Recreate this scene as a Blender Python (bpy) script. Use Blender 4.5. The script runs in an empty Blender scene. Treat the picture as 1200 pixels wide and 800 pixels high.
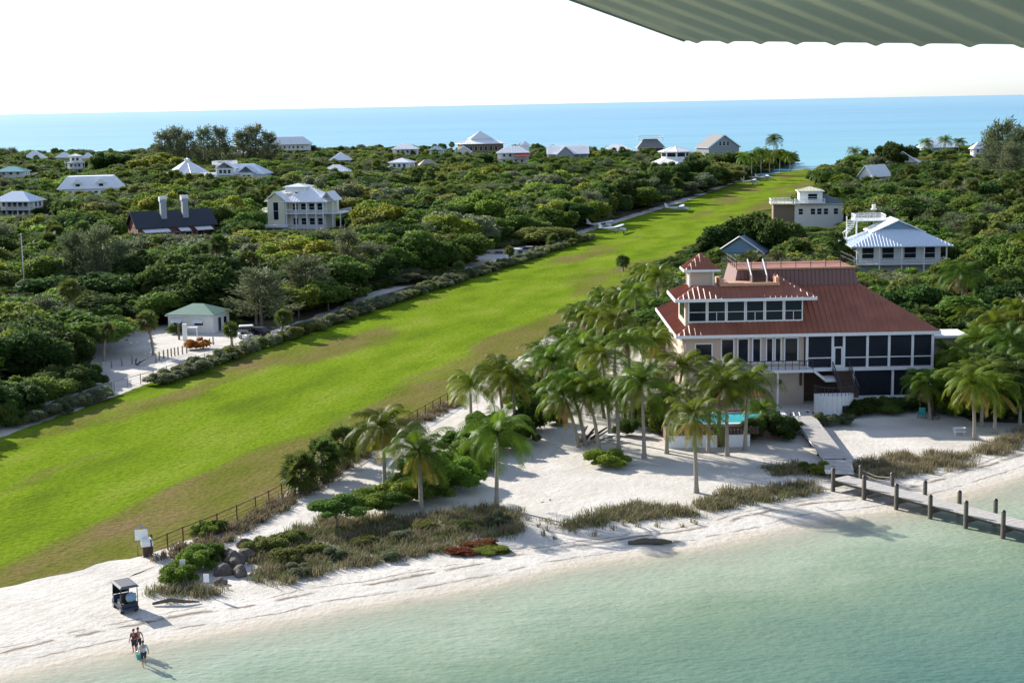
import bpy, math, random
import numpy as np
from mathutils import Vector, Matrix
R = math.radians
rnd = random.Random(7)
S = bpy.context.scene
C = S.collection

# ------------------------------------------------------------------ camera
FPX = 1750.0; CAMZ = 35.0
ROLL = math.atan(23/1200); PITCH = math.atan(278.4/FPX)
cp, sp, cr, sr_ = math.cos(PITCH), math.sin(PITCH), math.cos(ROLL), math.sin(ROLL)
RIGHT = np.array([cr, -sr_*sp, -sr_*cp]); DOWN = np.array([-sr_, -cr*sp, -cr*cp]); FWD = np.array([0, cp, -sp])
CAM = np.array([0, 0, CAMZ])
cd = bpy.data.cameras.new('camera'); cam = bpy.data.objects.new('camera', cd); C.objects.link(cam)
cd.sensor_width = 36; cd.sensor_fit = 'HORIZONTAL'; cd.lens = FPX*36/1200; cd.clip_start = 0.2; cd.clip_end = 90000
cam.matrix_world = Matrix(((RIGHT[0], -DOWN[0], -FWD[0], 0), (RIGHT[1], -DOWN[1], -FWD[1], 0), (RIGHT[2], -DOWN[2], -FWD[2], CAMZ), (0, 0, 0, 1)))
S.camera = cam

# ------------------------------------------------------------------ light
SUN_EL, SUN_AZ = 25.5, -46.0          # azimuth measured from +Y towards +X
w = bpy.data.worlds.new('World'); S.world = w; w.use_nodes = True
nt = w.node_tree; bg = nt.nodes['Background']
sky = nt.nodes.new('ShaderNodeTexSky'); sky.sky_type = 'NISHITA'; sky.sun_disc = False
sky.sun_elevation = R(SUN_EL); sky.sun_rotation = R(SUN_AZ); sky.altitude = 0
sky.air_density = 1.0; sky.dust_density = 0.5; sky.ozone_density = 2.0
desat = nt.nodes.new('ShaderNodeHueSaturation'); desat.inputs['Saturation'].default_value = 0.55; nt.links.new(sky.outputs[0], desat.inputs['Color'])      # sky desaturated to a whiter tone
tn = nt.nodes.new('ShaderNodeMix'); tn.data_type = 'RGBA'; tn.blend_type = 'MULTIPLY'; tn.inputs['Factor'].default_value = 1; tn.inputs['B'].default_value = (0.88, 0.97, 1.14, 1)
nt.links.new(desat.outputs[0], tn.inputs['A']); nt.links.new(tn.outputs['Result'], bg.inputs[0]); bg.inputs[1].default_value = 0.106
sd = bpy.data.lights.new('sun', 'SUN'); sun = bpy.data.objects.new('sun', sd); C.objects.link(sun)
sd.energy = 4.8; sd.angle = R(0.53); sd.color = (1.0, 0.95, 0.87)
tosun = Vector((math.sin(R(SUN_AZ))*math.cos(R(SUN_EL)), math.cos(R(SUN_AZ))*math.cos(R(SUN_EL)), math.sin(R(SUN_EL))))
sun.rotation_euler = tosun.to_track_quat('Z', 'Y').to_euler()
S.view_settings.view_transform = 'Standard'; S.view_settings.look = 'None'; S.view_settings.gamma = 1
S.view_settings.use_curve_mapping = False; S.view_settings.exposure = 0.88
S.render.engine = 'CYCLES'
S.cycles.max_bounces = 6; S.cycles.diffuse_bounces = 3; S.cycles.glossy_bounces = 3; S.cycles.transparent_max_bounces = 12
S.cycles.transmission_bounces = 3; S.cycles.caustics_reflective = False; S.cycles.caustics_refractive = False
S.cycles.use_denoising = True

# ------------------------------------------------------------------ pixel <-> world helpers (photo pixels 1200x800)
def ray(px, py): return FWD + RIGHT*((px-600)/FPX) + DOWN*((py-400)/FPX)
def G(px, py, z=0.0):
    d = ray(px, py); return CAM + d*((z-CAMZ)/d[2])
def PY(px, py, Y):
    d = ray(px, py); return CAM + d*(Y/d[1])
def proj(p):
    v = np.asarray(p, float)-CAM; q = v@FWD
    return 600+FPX*(v@RIGHT)/q, 400+FPX*(v@DOWN)/q, q

# ------------------------------------------------------------------ materials
MATS = {}
def mat(name, col, rough=0.7, var=0.12, scale=3.0, bump=0.0, bscale=20.0, metal=0.0, transl=0.0, spec=0.4, objrand=0.0):
    if name in MATS: return MATS[name]
    m = bpy.data.materials.new(name); m.use_nodes = True; n = m.node_tree; L = n.links
    b = n.nodes['Principled BSDF']; b.inputs['Roughness'].default_value = rough; b.inputs['Metallic'].default_value = metal
    b.inputs['Specular IOR Level'].default_value = spec
    tc = n.nodes.new('ShaderNodeTexCoord'); nz = n.nodes.new('ShaderNodeTexNoise')
    nz.inputs['Scale'].default_value = scale; nz.inputs['Detail'].default_value = 5
    L.new(tc.outputs['Object'], nz.inputs['Vector'])
    mx = n.nodes.new('ShaderNodeMix'); mx.data_type = 'RGBA'
    mx.inputs['A'].default_value = tuple(c*(1-var*1.6) for c in col)+(1,)
    mx.inputs['B'].default_value = tuple(min(1, c*(1+var*1.6)) for c in col)+(1,)
    L.new(nz.outputs['Fac'], mx.inputs['Factor']); out = mx.outputs['Result']
    if objrand:
        oi = n.nodes.new('ShaderNodeObjectInfo'); hs = n.nodes.new('ShaderNodeHueSaturation')
        mr = n.nodes.new('ShaderNodeMapRange'); mr.inputs['To Min'].default_value = 0.5-objrand*0.035; mr.inputs['To Max'].default_value = 0.5+objrand*0.06
        L.new(oi.outputs['Random'], mr.inputs['Value']); L.new(mr.outputs[0], hs.inputs['Hue'])
        m2 = n.nodes.new('ShaderNodeMath'); m2.operation = 'MULTIPLY_ADD'; m2.inputs[1].default_value = 7.31; m2.inputs[2].default_value = 0
        L.new(oi.outputs['Random'], m2.inputs[0]); fr = n.nodes.new('ShaderNodeMath'); fr.operation = 'FRACT'; L.new(m2.outputs[0], fr.inputs[0])
        mv = n.nodes.new('ShaderNodeMapRange'); mv.inputs['To Min'].default_value = 1-objrand*0.45; mv.inputs['To Max'].default_value = 1+objrand*0.45
        L.new(fr.outputs[0], mv.inputs['Value']); L.new(mv.outputs[0], hs.inputs['Value'])
        L.new(out, hs.inputs['Color']); out = hs.outputs['Color']
    L.new(out, b.inputs['Base Color'])
    if bump:
        n2 = n.nodes.new('ShaderNodeTexNoise'); n2.inputs['Scale'].default_value = bscale; n2.inputs['Detail'].default_value = 4
        L.new(tc.outputs['Object'], n2.inputs['Vector'])
        bp = n.nodes.new('ShaderNodeBump'); bp.inputs['Strength'].default_value = bump; bp.inputs['Distance'].default_value = 0.1
        L.new(n2.outputs['Fac'], bp.inputs['Height']); L.new(bp.outputs[0], b.inputs['Normal'])
    if transl:
        t = n.nodes.new('ShaderNodeBsdfTranslucent'); L.new(out, t.inputs['Color'])
        ms = n.nodes.new('ShaderNodeMixShader'); ms.inputs[0].default_value = transl
        L.new(b.outputs[0], ms.inputs[1]); L.new(t.outputs[0], ms.inputs[2])
        L.new(ms.outputs[0], n.nodes['Material Output'].inputs['Surface'])
    MATS[name] = m; return m

def leafm(name, col, tr=0.52, objrand=0.5, rough=0.6, spec=0.10): return mat(name, col, rough, 0.3, 1.1, transl=tr, objrand=objrand, spec=spec)
LEAF = {'sage green': leafm('leaf_sage', (0.26, 0.28, 0.15)), 'dark green': leafm('leaf_dark', (0.070, 0.112, 0.026)), 'mid green': leafm('leaf_mid', (0.130, 0.190, 0.034)),
        'bright green': leafm('leaf_bright', (0.195, 0.275, 0.040)), 'olive': leafm('leaf_olive', (0.195, 0.215, 0.055)),
        'grey green': leafm('leaf_grey', (0.200, 0.225, 0.120)), 'yellow green': leafm('leaf_yellow', (0.250, 0.275, 0.040)),
        'orange': leafm('leaf_orange', (0.42, 0.13, 0.03)), 'rusty': leafm('leaf_rust', (0.20, 0.075, 0.03))}
M_PALM = leafm('palm_green', (0.122, 0.172, 0.014), 0.42, 0.6, 0.45, 0.12); M_PALMY = leafm('palm_yellow', (0.36, 0.29, 0.04), 0.4, 0.4, 0.4, 0.5)
M_PALMD = leafm('palm_dry', (0.26, 0.17, 0.085), 0.3, 0.4, 0.6); M_FAN = leafm('fan_green', (0.115, 0.150, 0.036), 0.4, 0.5, 0.6, 0.08)
M_CASU = leafm('casuarina_needles', (0.150, 0.170, 0.085), 0.3, 0.4)
M_BARK = mat('bark', (0.17, 0.14, 0.11), 0.9, 0.3, 6, 0.5, 12); M_PBARK = mat('palm_bark', (0.30, 0.26, 0.21), 0.9, 0.25, 5, 0.5, 9)
M_WHITE = mat('white_paint', (0.80, 0.80, 0.78), 0.5, 0.05); M_TRIM = mat('white_trim', (0.78, 0.78, 0.77), 0.5, 0.04)
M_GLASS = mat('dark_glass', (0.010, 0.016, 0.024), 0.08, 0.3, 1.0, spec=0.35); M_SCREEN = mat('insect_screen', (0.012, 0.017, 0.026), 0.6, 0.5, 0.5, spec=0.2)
M_BEIGE = mat('beige_stucco', (0.54, 0.44, 0.35), 0.85, 0.12, .6, 0.2, 30); M_PALEY = mat('pale_yellow_siding', (0.70, 0.67, 0.49), 0.7, 0.06)
M_CREAM = mat('cream_siding', (0.77, 0.75, 0.69), 0.7, 0.06); M_GREYW = mat('grey_siding', (0.33, 0.35, 0.38), 0.7, 0.08); M_BROWNW = mat('brown_siding', (0.22, 0.16, 0.11), 0.8, 0.12)
M_BRICK = mat('red_brick', (0.26, 0.11, 0.08), 0.9, 0.25, 5); M_BLUEW = mat('blue_siding', (0.20, 0.31, 0.42), 0.7, 0.06)
M_REDROOF = mat('red_metal_roof', (0.33, 0.122, 0.074), 0.5, 0.26, 0.45, spec=0.25); M_COPING = mat('terracotta_coping', (0.58, 0.33, 0.20), 0.7, 0.1)
M_WROOF = mat('white_metal_roof', (0.84, 0.85, 0.86), 0.42, 0.06, 1.0); M_BLROOF = mat('blue_grey_metal_roof', (0.66, 0.74, 0.83), 0.45, 0.06)
M_TEALROOF = mat('teal_roof', (0.18, 0.40, 0.42), 0.5, 0.08); M_GREENROOF = mat('green_roof', (0.14, 0.25, 0.18), 0.6, 0.12, 1.5)
M_GREYROOF = mat('grey_shingle_roof', (0.24, 0.23, 0.22), 0.85, 0.18, 2); M_TANROOF = mat('tan_shingle_roof', (0.40, 0.35, 0.28), 0.85, 0.15, 2)
M_DARKROOF = mat('dark_slate_roof', (0.035, 0.042, 0.055), 0.6, 0.2, 2); M_BLUEROOF = mat('slate_blue_roof', (0.22, 0.28, 0.36), 0.5, 0.08); M_DGREEN = mat('dark_green_grey_roof', (0.11, 0.15, 0.16), 0.6, 0.1)
M_YROOF = mat('pale_yellow_roof', (0.62, 0.60, 0.42), 0.6, 0.06); M_RED = mat('red_sheet', (0.45, 0.06, 0.05), 0.6, 0.1)
M_WOOD = mat('weathered_wood', (0.30, 0.26, 0.21), 0.9, 0.25, 4, 0.3, 18); M_PILE = mat('pile_wood', (0.11, 0.095, 0.07), 0.9, 0.3, 5, 0.4, 14)
M_PLANK = mat('pale_planks', (0.46, 0.43, 0.39), 0.85, 0.18, 3, 0.3, 16); M_DWOOD = mat('dark_brown_wood', (0.075, 0.045, 0.030), 0.75, 0.2, 3)
M_BLACK = mat('black_plastic', (0.02, 0.02, 0.022), 0.5, 0.2); M_NAVY = mat('navy_paint', (0.03, 0.045, 0.08), 0.35, 0.1); M_RAIL = mat('dark_railing', (0.06, 0.055, 0.055), 0.5, 0.1)
M_METAL = mat('grey_metal', (0.45, 0.46, 0.47), 0.4, 0.08, metal=0.6); M_ROCK = mat('rock', (0.125, 0.105, 0.088), 0.95, 0.35, 2.5, 0.8, 6)
M_TEAL = mat('teal_plastic', (0.05, 0.33, 0.32), 0.5, 0.05); M_POOL = mat('pool_water', (0.06, 0.50, 0.56), 0.06, 0.1, 0.8, 0.1, 3); M_PAVE = mat('brick_paving', (0.20, 0.11, 0.085), 0.85, 0.2, 3)
M_SKIN = mat('skin', (0.42, 0.22, 0.14), 0.55, 0.05); M_SHIRT = mat('light_blue_shirt', (0.35, 0.52, 0.62), 0.8, 0.05); M_SHORTS = mat('dark_shorts', (0.03, 0.03, 0.045), 0.8, 0.1)
M_MAROON = mat('maroon_top', (0.14, 0.03, 0.03), 0.8, 0.1); M_HAIR = mat('dark_hair', (0.03, 0.02, 0.015), 0.6, 0.1); M_TAN = mat('tan_canvas', (0.45, 0.38, 0.28), 0.8, 0.1)
M_DRY = leafm('dry_grass', (0.24, 0.19, 0.115), 0.3, 0.0, 0.8); M_DUNE = leafm('dune_grass_blade', (0.250, 0.215, 0.120), 0.3, 0.0, 0.7); M_DUNEG = leafm('dune_grass_green', (0.150, 0.170, 0.060), 0.3, 0.0, 0.7)
M_WINDSCR = mat('fence_mesh_screen', (0.16, 0.22, 0.23), 0.8, 0.15); M_TYRE = mat('tyre_rubber', (0.02, 0.02, 0.02), 0.85, 0.1); M_RIM = mat('wheel_rim', (0.5, 0.5, 0.5), 0.35, 0.05, metal=0.7)
M_AIRW = mat('aircraft_white', (0.78, 0.79, 0.80), 0.28, 0.03); M_AIRB = mat('aircraft_blue', (0.06, 0.12, 0.30), 0.3, 0.05); M_DRED = mat('dark_red_paint', (0.16, 0.02, 0.02), 0.35, 0.1)
M_CONC = mat('white_concrete', (0.66, 0.65, 0.62), 0.85, 0.08, 2)

# ------------------------------------------------------------------ mesh builder
class MB:
    def __init__(s): s.v = []; s.f = []
    def add(s, vs, fs):
        o = len(s.v); s.v += [tuple(map(float, p)) for p in vs]; s.f += [tuple(i+o for i in f) for f in fs]; return s
    def box(s, x0, x1, y0, y1, z0, z1):
        return s.add([(x0,y0,z0),(x1,y0,z0),(x1,y1,z0),(x0,y1,z0),(x0,y0,z1),(x1,y0,z1),(x1,y1,z1),(x0,y1,z1)],
                     [(0,3,2,1),(4,5,6,7),(0,1,5,4),(1,2,6,5),(2,3,7,6),(3,0,4,7)])
    def tube(s, pts, rad, n=6, cap=True):
        pts = [np.array(p, float) for p in pts]
        if not hasattr(rad, '__len__'): rad = [rad]*len(pts)
        V = []; F = []
        for i, p in enumerate(pts):
            t = pts[min(i+1, len(pts)-1)]-pts[max(i-1, 0)]; t = t/(np.linalg.norm(t)+1e-9)
            a = np.cross(t, (0, 0, 1) if abs(t[2]) < .9 else (1, 0, 0)); a /= np.linalg.norm(a); b = np.cross(t, a)
            for k in range(n): V.append(p+rad[i]*(a*math.cos(2*math.pi*k/n)+b*math.sin(2*math.pi*k/n)))
        for i in range(len(pts)-1):
            for k in range(n): F.append((i*n+k, i*n+(k+1) % n, (i+1)*n+(k+1) % n, (i+1)*n+k))
        if cap: F.append(tuple(range(n))); F.append(tuple(range((len(pts)-1)*n, len(pts)*n)))
        return s.add(V, F)
    def bar(s, p, q, r=0.05): return s.tube([p, q], r*1.2, 4)
    def hip(s, x0, x1, y0, y1, z, h, ix, iy, t=0.18):     # hip / pyramid / gable / mansard: rim, then inner rectangle inset ix, iy
        s.add([(x0,y0,z-t),(x1,y0,z-t),(x1,y1,z-t),(x0,y1,z-t),(x0,y0,z),(x1,y0,z),(x1,y1,z),(x0,y1,z),
               (x0+ix,y0+iy,z+h),(x1-ix,y0+iy,z+h),(x1-ix,y1-iy,z+h),(x0+ix,y1-iy,z+h)],
              [(0,3,2,1),(0,1,5,4),(1,2,6,5),(2,3,7,6),(3,0,4,7),(4,5,9,8),(5,6,10,9),(6,7,11,10),(7,4,8,11),(8,9,10,11)])
        return s
    def seams(s, e0, e1, r0, r1, step=0.65, w_=0.05, h_=0.07):   # raised seams on a roof slope, eave e0-e1, ridge r0-r1
        e0, e1, r0, r1 = [np.array(p, float) for p in (e0, e1, r0, r1)]
        E = e1-e0; L = np.linalg.norm(E); E /= L; U = (r0-e0)-E*((r0-e0)@E)
        if np.linalg.norm(U) < 1e-6: return s
        H = np.linalg.norm(U); U /= H; N = np.cross(E, U)
        if N[2] < 0: N = -N
        a0 = (r0-e0)@E; a1 = (r1-e0)@E
        k = step/2
        while k < L:
            top = H
            if k < a0: top = H*k/max(a0, 1e-6)
            if k > a1: top = min(top, H*(L-k)/max(L-a1, 1e-6))
            p = e0+E*k+N*0.004; q = p+U*max(0.02, top-0.03); d = E*w_
            s.add([p-d, p+d, p+N*h_, q-d, q+d, q+N*h_], [(0,1,2),(3,5,4),(0,2,5,3),(1,4,5,2),(0,3,4,1)]); k += step
        return s
    def blob(s, c, r, seed=0, amp=0.25, sub=2):
        q = random.Random(seed); V, F = ICO[sub]; V = V.copy(); ph = [q.uniform(0, 6) for _ in range(6)]; fr = [q.uniform(1.5, 3.5) for _ in range(6)]
        d = 1+amp*(np.sin(V[:,0]*fr[0]+ph[0])*np.sin(V[:,1]*fr[1]+ph[1])+0.6*np.sin(V[:,2]*fr[2]*1.7+ph[2])*np.sin(V[:,0]*fr[3]*1.9+ph[3]))
        V = V*d[:, None]*np.array(r)+np.array(c); return s.add(V, F)
    def build(s, name, m, parent=None, smooth=False, loc=None):
        me = bpy.data.meshes.new(name); me.from_pydata(s.v, [], s.f); me.update()
        if m: me.materials.append(m)
        if smooth: me.polygons.foreach_set('use_smooth', [True]*len(me.polygons))
        o = bpy.data.objects.new(name, me); C.objects.link(o)
        if parent: o.parent = parent
        if loc is not None: o.location = loc
        return o
def _ico(sub):
    import bmesh
    b = bmesh.new(); bmesh.ops.create_icosphere(b, subdivisions=sub, radius=1); b.verts.ensure_lookup_table()
    V = np.array([v.co[:] for v in b.verts]); F = [tuple(v.index for v in f.verts) for f in b.faces]; b.free(); return V, F
ICO = {1: _ico(1), 2: _ico(2), 3: _ico(3)}

def tag(o, label=None, cat=None, group=None, kind=None):
    if label: o['label'] = label
    if cat: o['category'] = cat
    if group: o['group'] = group
    if kind: o['kind'] = kind
    return o
def thing(name, label, cat, loc=(0, 0, 0), rz=0.0, group=None):
    o = bpy.data.objects.new(name, None); C.objects.link(o); o.empty_display_size = 0.5
    o.location = tuple(map(float, loc)); o.rotation_euler = (0, 0, rz); return tag(o, label, cat, group)
def copy_tree(o, parent=None):
    c = o.copy(); C.objects.link(c)
    if parent: c.parent = parent
    for ch in list(o.children): copy_tree(ch, c)
    return c
def npmesh(name, V, F4, m, parent=None):         # fast quads
    me = bpy.data.meshes.new(name); V = np.asarray(V, np.float32); F4 = np.asarray(F4, np.int32)
    me.vertices.add(len(V)); me.vertices.foreach_set('co', V.ravel()); me.loops.add(F4.size); me.loops.foreach_set('vertex_index', F4.ravel())
    me.polygons.add(len(F4)); me.polygons.foreach_set('loop_start', np.arange(len(F4), dtype=np.int32)*F4.shape[1])
    me.update(calc_edges=True)
    if m: me.materials.append(m)
    return me
def inside(poly, P):
    poly = np.asarray(poly)[:, :2]; P = np.asarray(P)[:, :2]; r = np.zeros(len(P), bool); n = len(poly)
    for i in range(n):
        a, b = poly[i], poly[(i+1) % n]
        c = ((a[1] > P[:,1]) != (b[1] > P[:,1])) & (P[:,0] < (b[0]-a[0])*(P[:,1]-a[1])/(b[1]-a[1]+1e-12)+a[0]); r ^= c
    return r
def polydist(poly, P, closed=True):
    poly = np.asarray(poly)[:, :2]; P = np.asarray(P)[:, :2]; d = np.full(len(P), 1e9); n = len(poly)
    for i in range(n if closed else n-1):
        a, b = poly[i], poly[(i+1) % n]; ab = b-a; t = np.clip(((P-a)@ab)/(ab@ab+1e-12), 0, 1)
        d = np.minimum(d, np.linalg.norm(P-a-t[:, None]*ab, axis=1))
    return d
def W(pxs, z=0.0): return [tuple(G(x, y, z)[:2]) for x, y in pxs]
def jag(poly, step, amp, seed=1):                # irregular outline
    q = random.Random(seed); out = []
    for i in range(len(poly)):
        a = np.array(poly[i]); b = np.array(poly[(i+1) % len(poly)]); L = np.linalg.norm(b-a); n = max(1, min(300, int(L/step)))
        nn = np.array([-(b-a)[1], (b-a)[0]])/(L+1e-9)
        for k in range(n): out.append(tuple(a+(b-a)*k/n+nn*q.uniform(-amp, amp)))
    return out
def sheet(name, poly, z, m, thick=None):
    from mathutils.geometry import tessellate_polygon
    v = [(p[0], p[1], z) for p in poly]; tr = tessellate_polygon([[Vector(p) for p in v]])
    me = bpy.data.meshes.new(name); me.from_pydata(v, [], [tuple(t) for t in tr]); me.update()
    for p in me.polygons:
        if p.normal.z < 0: p.flip()
    me.materials.append(m); o = bpy.data.objects.new(name, me); C.objects.link(o); return tag(o, kind='structure')

# ------------------------------------------------------------------ land, water
near_px = [(-300,860),(-120,822),(0,795),(50,784),(100,772),(150,762),(200,752),(260,743),(330,730),(400,716),(480,703),(560,690),(610,679),(650,668),(700,660),(730,656),(780,648),(830,641),(900,626),(940,616),(985,606),(1030,602),(1060,598),(1105,589),(1150,574),(1200,559),(1300,528),(1400,500)]
NEAR = W(near_px)
LAND = NEAR + [(140,210),(420,260),(900,700),(700,1150),(330,990),(225,800),(170,766),(135,772),(112,800),(78,905),(10,1010),(-100,1075),(-340,1125),(-700,1150),(-700,300),(-150,60)]
def axis(lo, hi, dlo, dhi, fine, g=1.35):
    a = list(np.arange(dlo, dhi, fine)); st = fine; x = dhi
    while x < hi: a.append(x); st *= g; x += st
    a.append(hi); st = fine; x = dlo-fine; pre = []
    while x > lo: pre.append(x); st *= g; x -= st
    pre.append(lo); return np.array(pre[::-1]+a)
def grid_obj(name, xs, ys, zf, m, attrs):
    X, Y = np.meshgrid(xs, ys); P = np.stack([X.ravel(), Y.ravel()], 1); d = polydist(LAND, P); ins = inside(LAND, P); d = np.where(ins, d, -d)
    Z = zf(P, d); V = np.column_stack([P, Z]); nx, ny = len(xs), len(ys)
    i, j = np.meshgrid(np.arange(nx-1), np.arange(ny-1)); a = (j*nx+i).ravel(); F = np.stack([a, a+1, a+1+nx, a+nx], 1)
    me = npmesh(name, V, F, m); o = bpy.data.objects.new(name, me); C.objects.link(o)
    for k, fn in attrs.items():
        at = me.attributes.new(k, 'FLOAT', 'POINT'); at.data.foreach_set('value', fn(P, d).astype(np.float32))
    me.polygons.foreach_set('use_smooth', [True]*len(me.polygons)); return tag(o, kind='structure')

def ground_mat():
    m = bpy.data.materials.new('white_sand'); m.use_nodes = True; n = m.node_tree; L = n.links; b = n.nodes['Principled BSDF']; N = n.nodes.new
    b.inputs['Roughness'].default_value = 0.95; b.inputs['Specular IOR Level'].default_value = 0.1
    tc = N('ShaderNodeTexCoord')
    def noise(sc, det=6, dist=0):
        z = N('ShaderNodeTexNoise'); z.inputs['Scale'].default_value = sc; z.inputs['Detail'].default_value = det; z.inputs['Distortion'].default_value = dist; L.new(tc.outputs['Object'], z.inputs['Vector']); return z.outputs['Fac']
    def ramp(x, stops):
        r = N('ShaderNodeValToRGB'); L.new(x, r.inputs[0]); e = r.color_ramp.elements
        while len(e) > 1: e.remove(e[-1])
        e[0].position = stops[0][0]; e[0].color = stops[0][1]+(1,)
        for p, c in stops[1:]: q = e.new(p); q.color = c+(1,)
        return r.outputs[0]
    def mixc(f, a, c):
        x = N('ShaderNodeMix'); x.data_type = 'RGBA'; L.new(f, x.inputs['Factor']); L.new(a, x.inputs['A'])
        if isinstance(c, tuple): x.inputs['B'].default_value = c+(1,)
        else: L.new(c, x.inputs['B'])
        return x.outputs['Result']
    def mth(op, a, c):
        x = N('ShaderNodeMath'); x.operation = op
        for i, q in enumerate((a, c)):
            if isinstance(q, (int, float)): x.inputs[i].default_value = q
            else: L.new(q, x.inputs[i])
        return x.outputs[0]
    base = ramp(noise(0.22, 8), [(0.3, (0.51, 0.475, 0.415)), (0.55, (0.61, 0.57, 0.505)), (0.75, (0.67, 0.63, 0.57))])
    base = mixc(ramp(noise(2.2, 4), [(0.55, (0, 0, 0)), (0.72, (0.35, 0.35, 0.35))]), base, (0.50, 0.44, 0.36))
    at = N('ShaderNodeAttribute'); at.attribute_name = 'shore'; d = at.outputs['Fac']
    dn = mth('ADD', d, mth('MULTIPLY', mth('SUBTRACT', noise(0.16, 4), 0.5), 1.8))
    dn = mth('ADD', dn, mth('MULTIPLY', mth('SUBTRACT', noise(1.2, 3), 0.5), 0.5))
    # tide line debris at two heights up the beach
    for c0, wd, st in ((2.4, 0.22, 0.9), (4.9, 0.42, 1.0), (5.9, 0.2, 0.8)):
        f = mth('SUBTRACT', 1.0, mth('DIVIDE', mth('ABSOLUTE', mth('SUBTRACT', dn, c0), 0), wd))
        f = mth('MULTIPLY', mth('MAXIMUM', f, 0.0), ramp(noise(0.45, 5), [(0.40, (0, 0, 0)), (0.52, (st, st, st))]))
        base = mixc(f, base, (0.16, 0.12, 0.085))
    wet = ramp(mth('DIVIDE', dn, 4.0), [(0.0, (1, 1, 1)), (0.30, (0.75, 0.75, 0.75)), (0.62, (0, 0, 0))])
    spk = mth('MULTIPLY', ramp(noise(3.5, 6), [(0.58, (0, 0, 0)), (0.68, (1, 1, 1))]), ramp(mth('DIVIDE', dn, 12.0), [(0.2, (0, 0, 0)), (0.45, (0.75, 0.75, 0.75)), (0.62, (0.55, 0.55, 0.55)), (0.8, (0.12, 0.12, 0.12))]))
    base = mixc(spk, base, (0.22, 0.18, 0.13))
    base = mixc(wet, base, (0.56, 0.49, 0.39))
    L.new(base, b.inputs['Base Color'])
    bp = N('ShaderNodeBump'); bp.inputs['Strength'].default_value = 0.55; bp.inputs['Distance'].default_value = 0.25
    L.new(mth('ADD', mth('MULTIPLY', noise(1.4, 6), 0.8), mth('MULTIPLY', noise(5, 3), 0.25)), bp.inputs['Height']); L.new(bp.outputs[0], b.inputs['Normal'])
    return m
xs = axis(-1200, 1200, -62, 72, 1.0); ys = axis(40, 1400, 76, 176, 1.0)
grid_obj('ground', xs, ys, lambda P, d: np.where(d > 4, 0.0, np.where(d > 0, -0.12+0.03*d, np.maximum(-0.12+0.06*d, -3))), ground_mat(), {'shore': lambda P, d: d})

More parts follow.
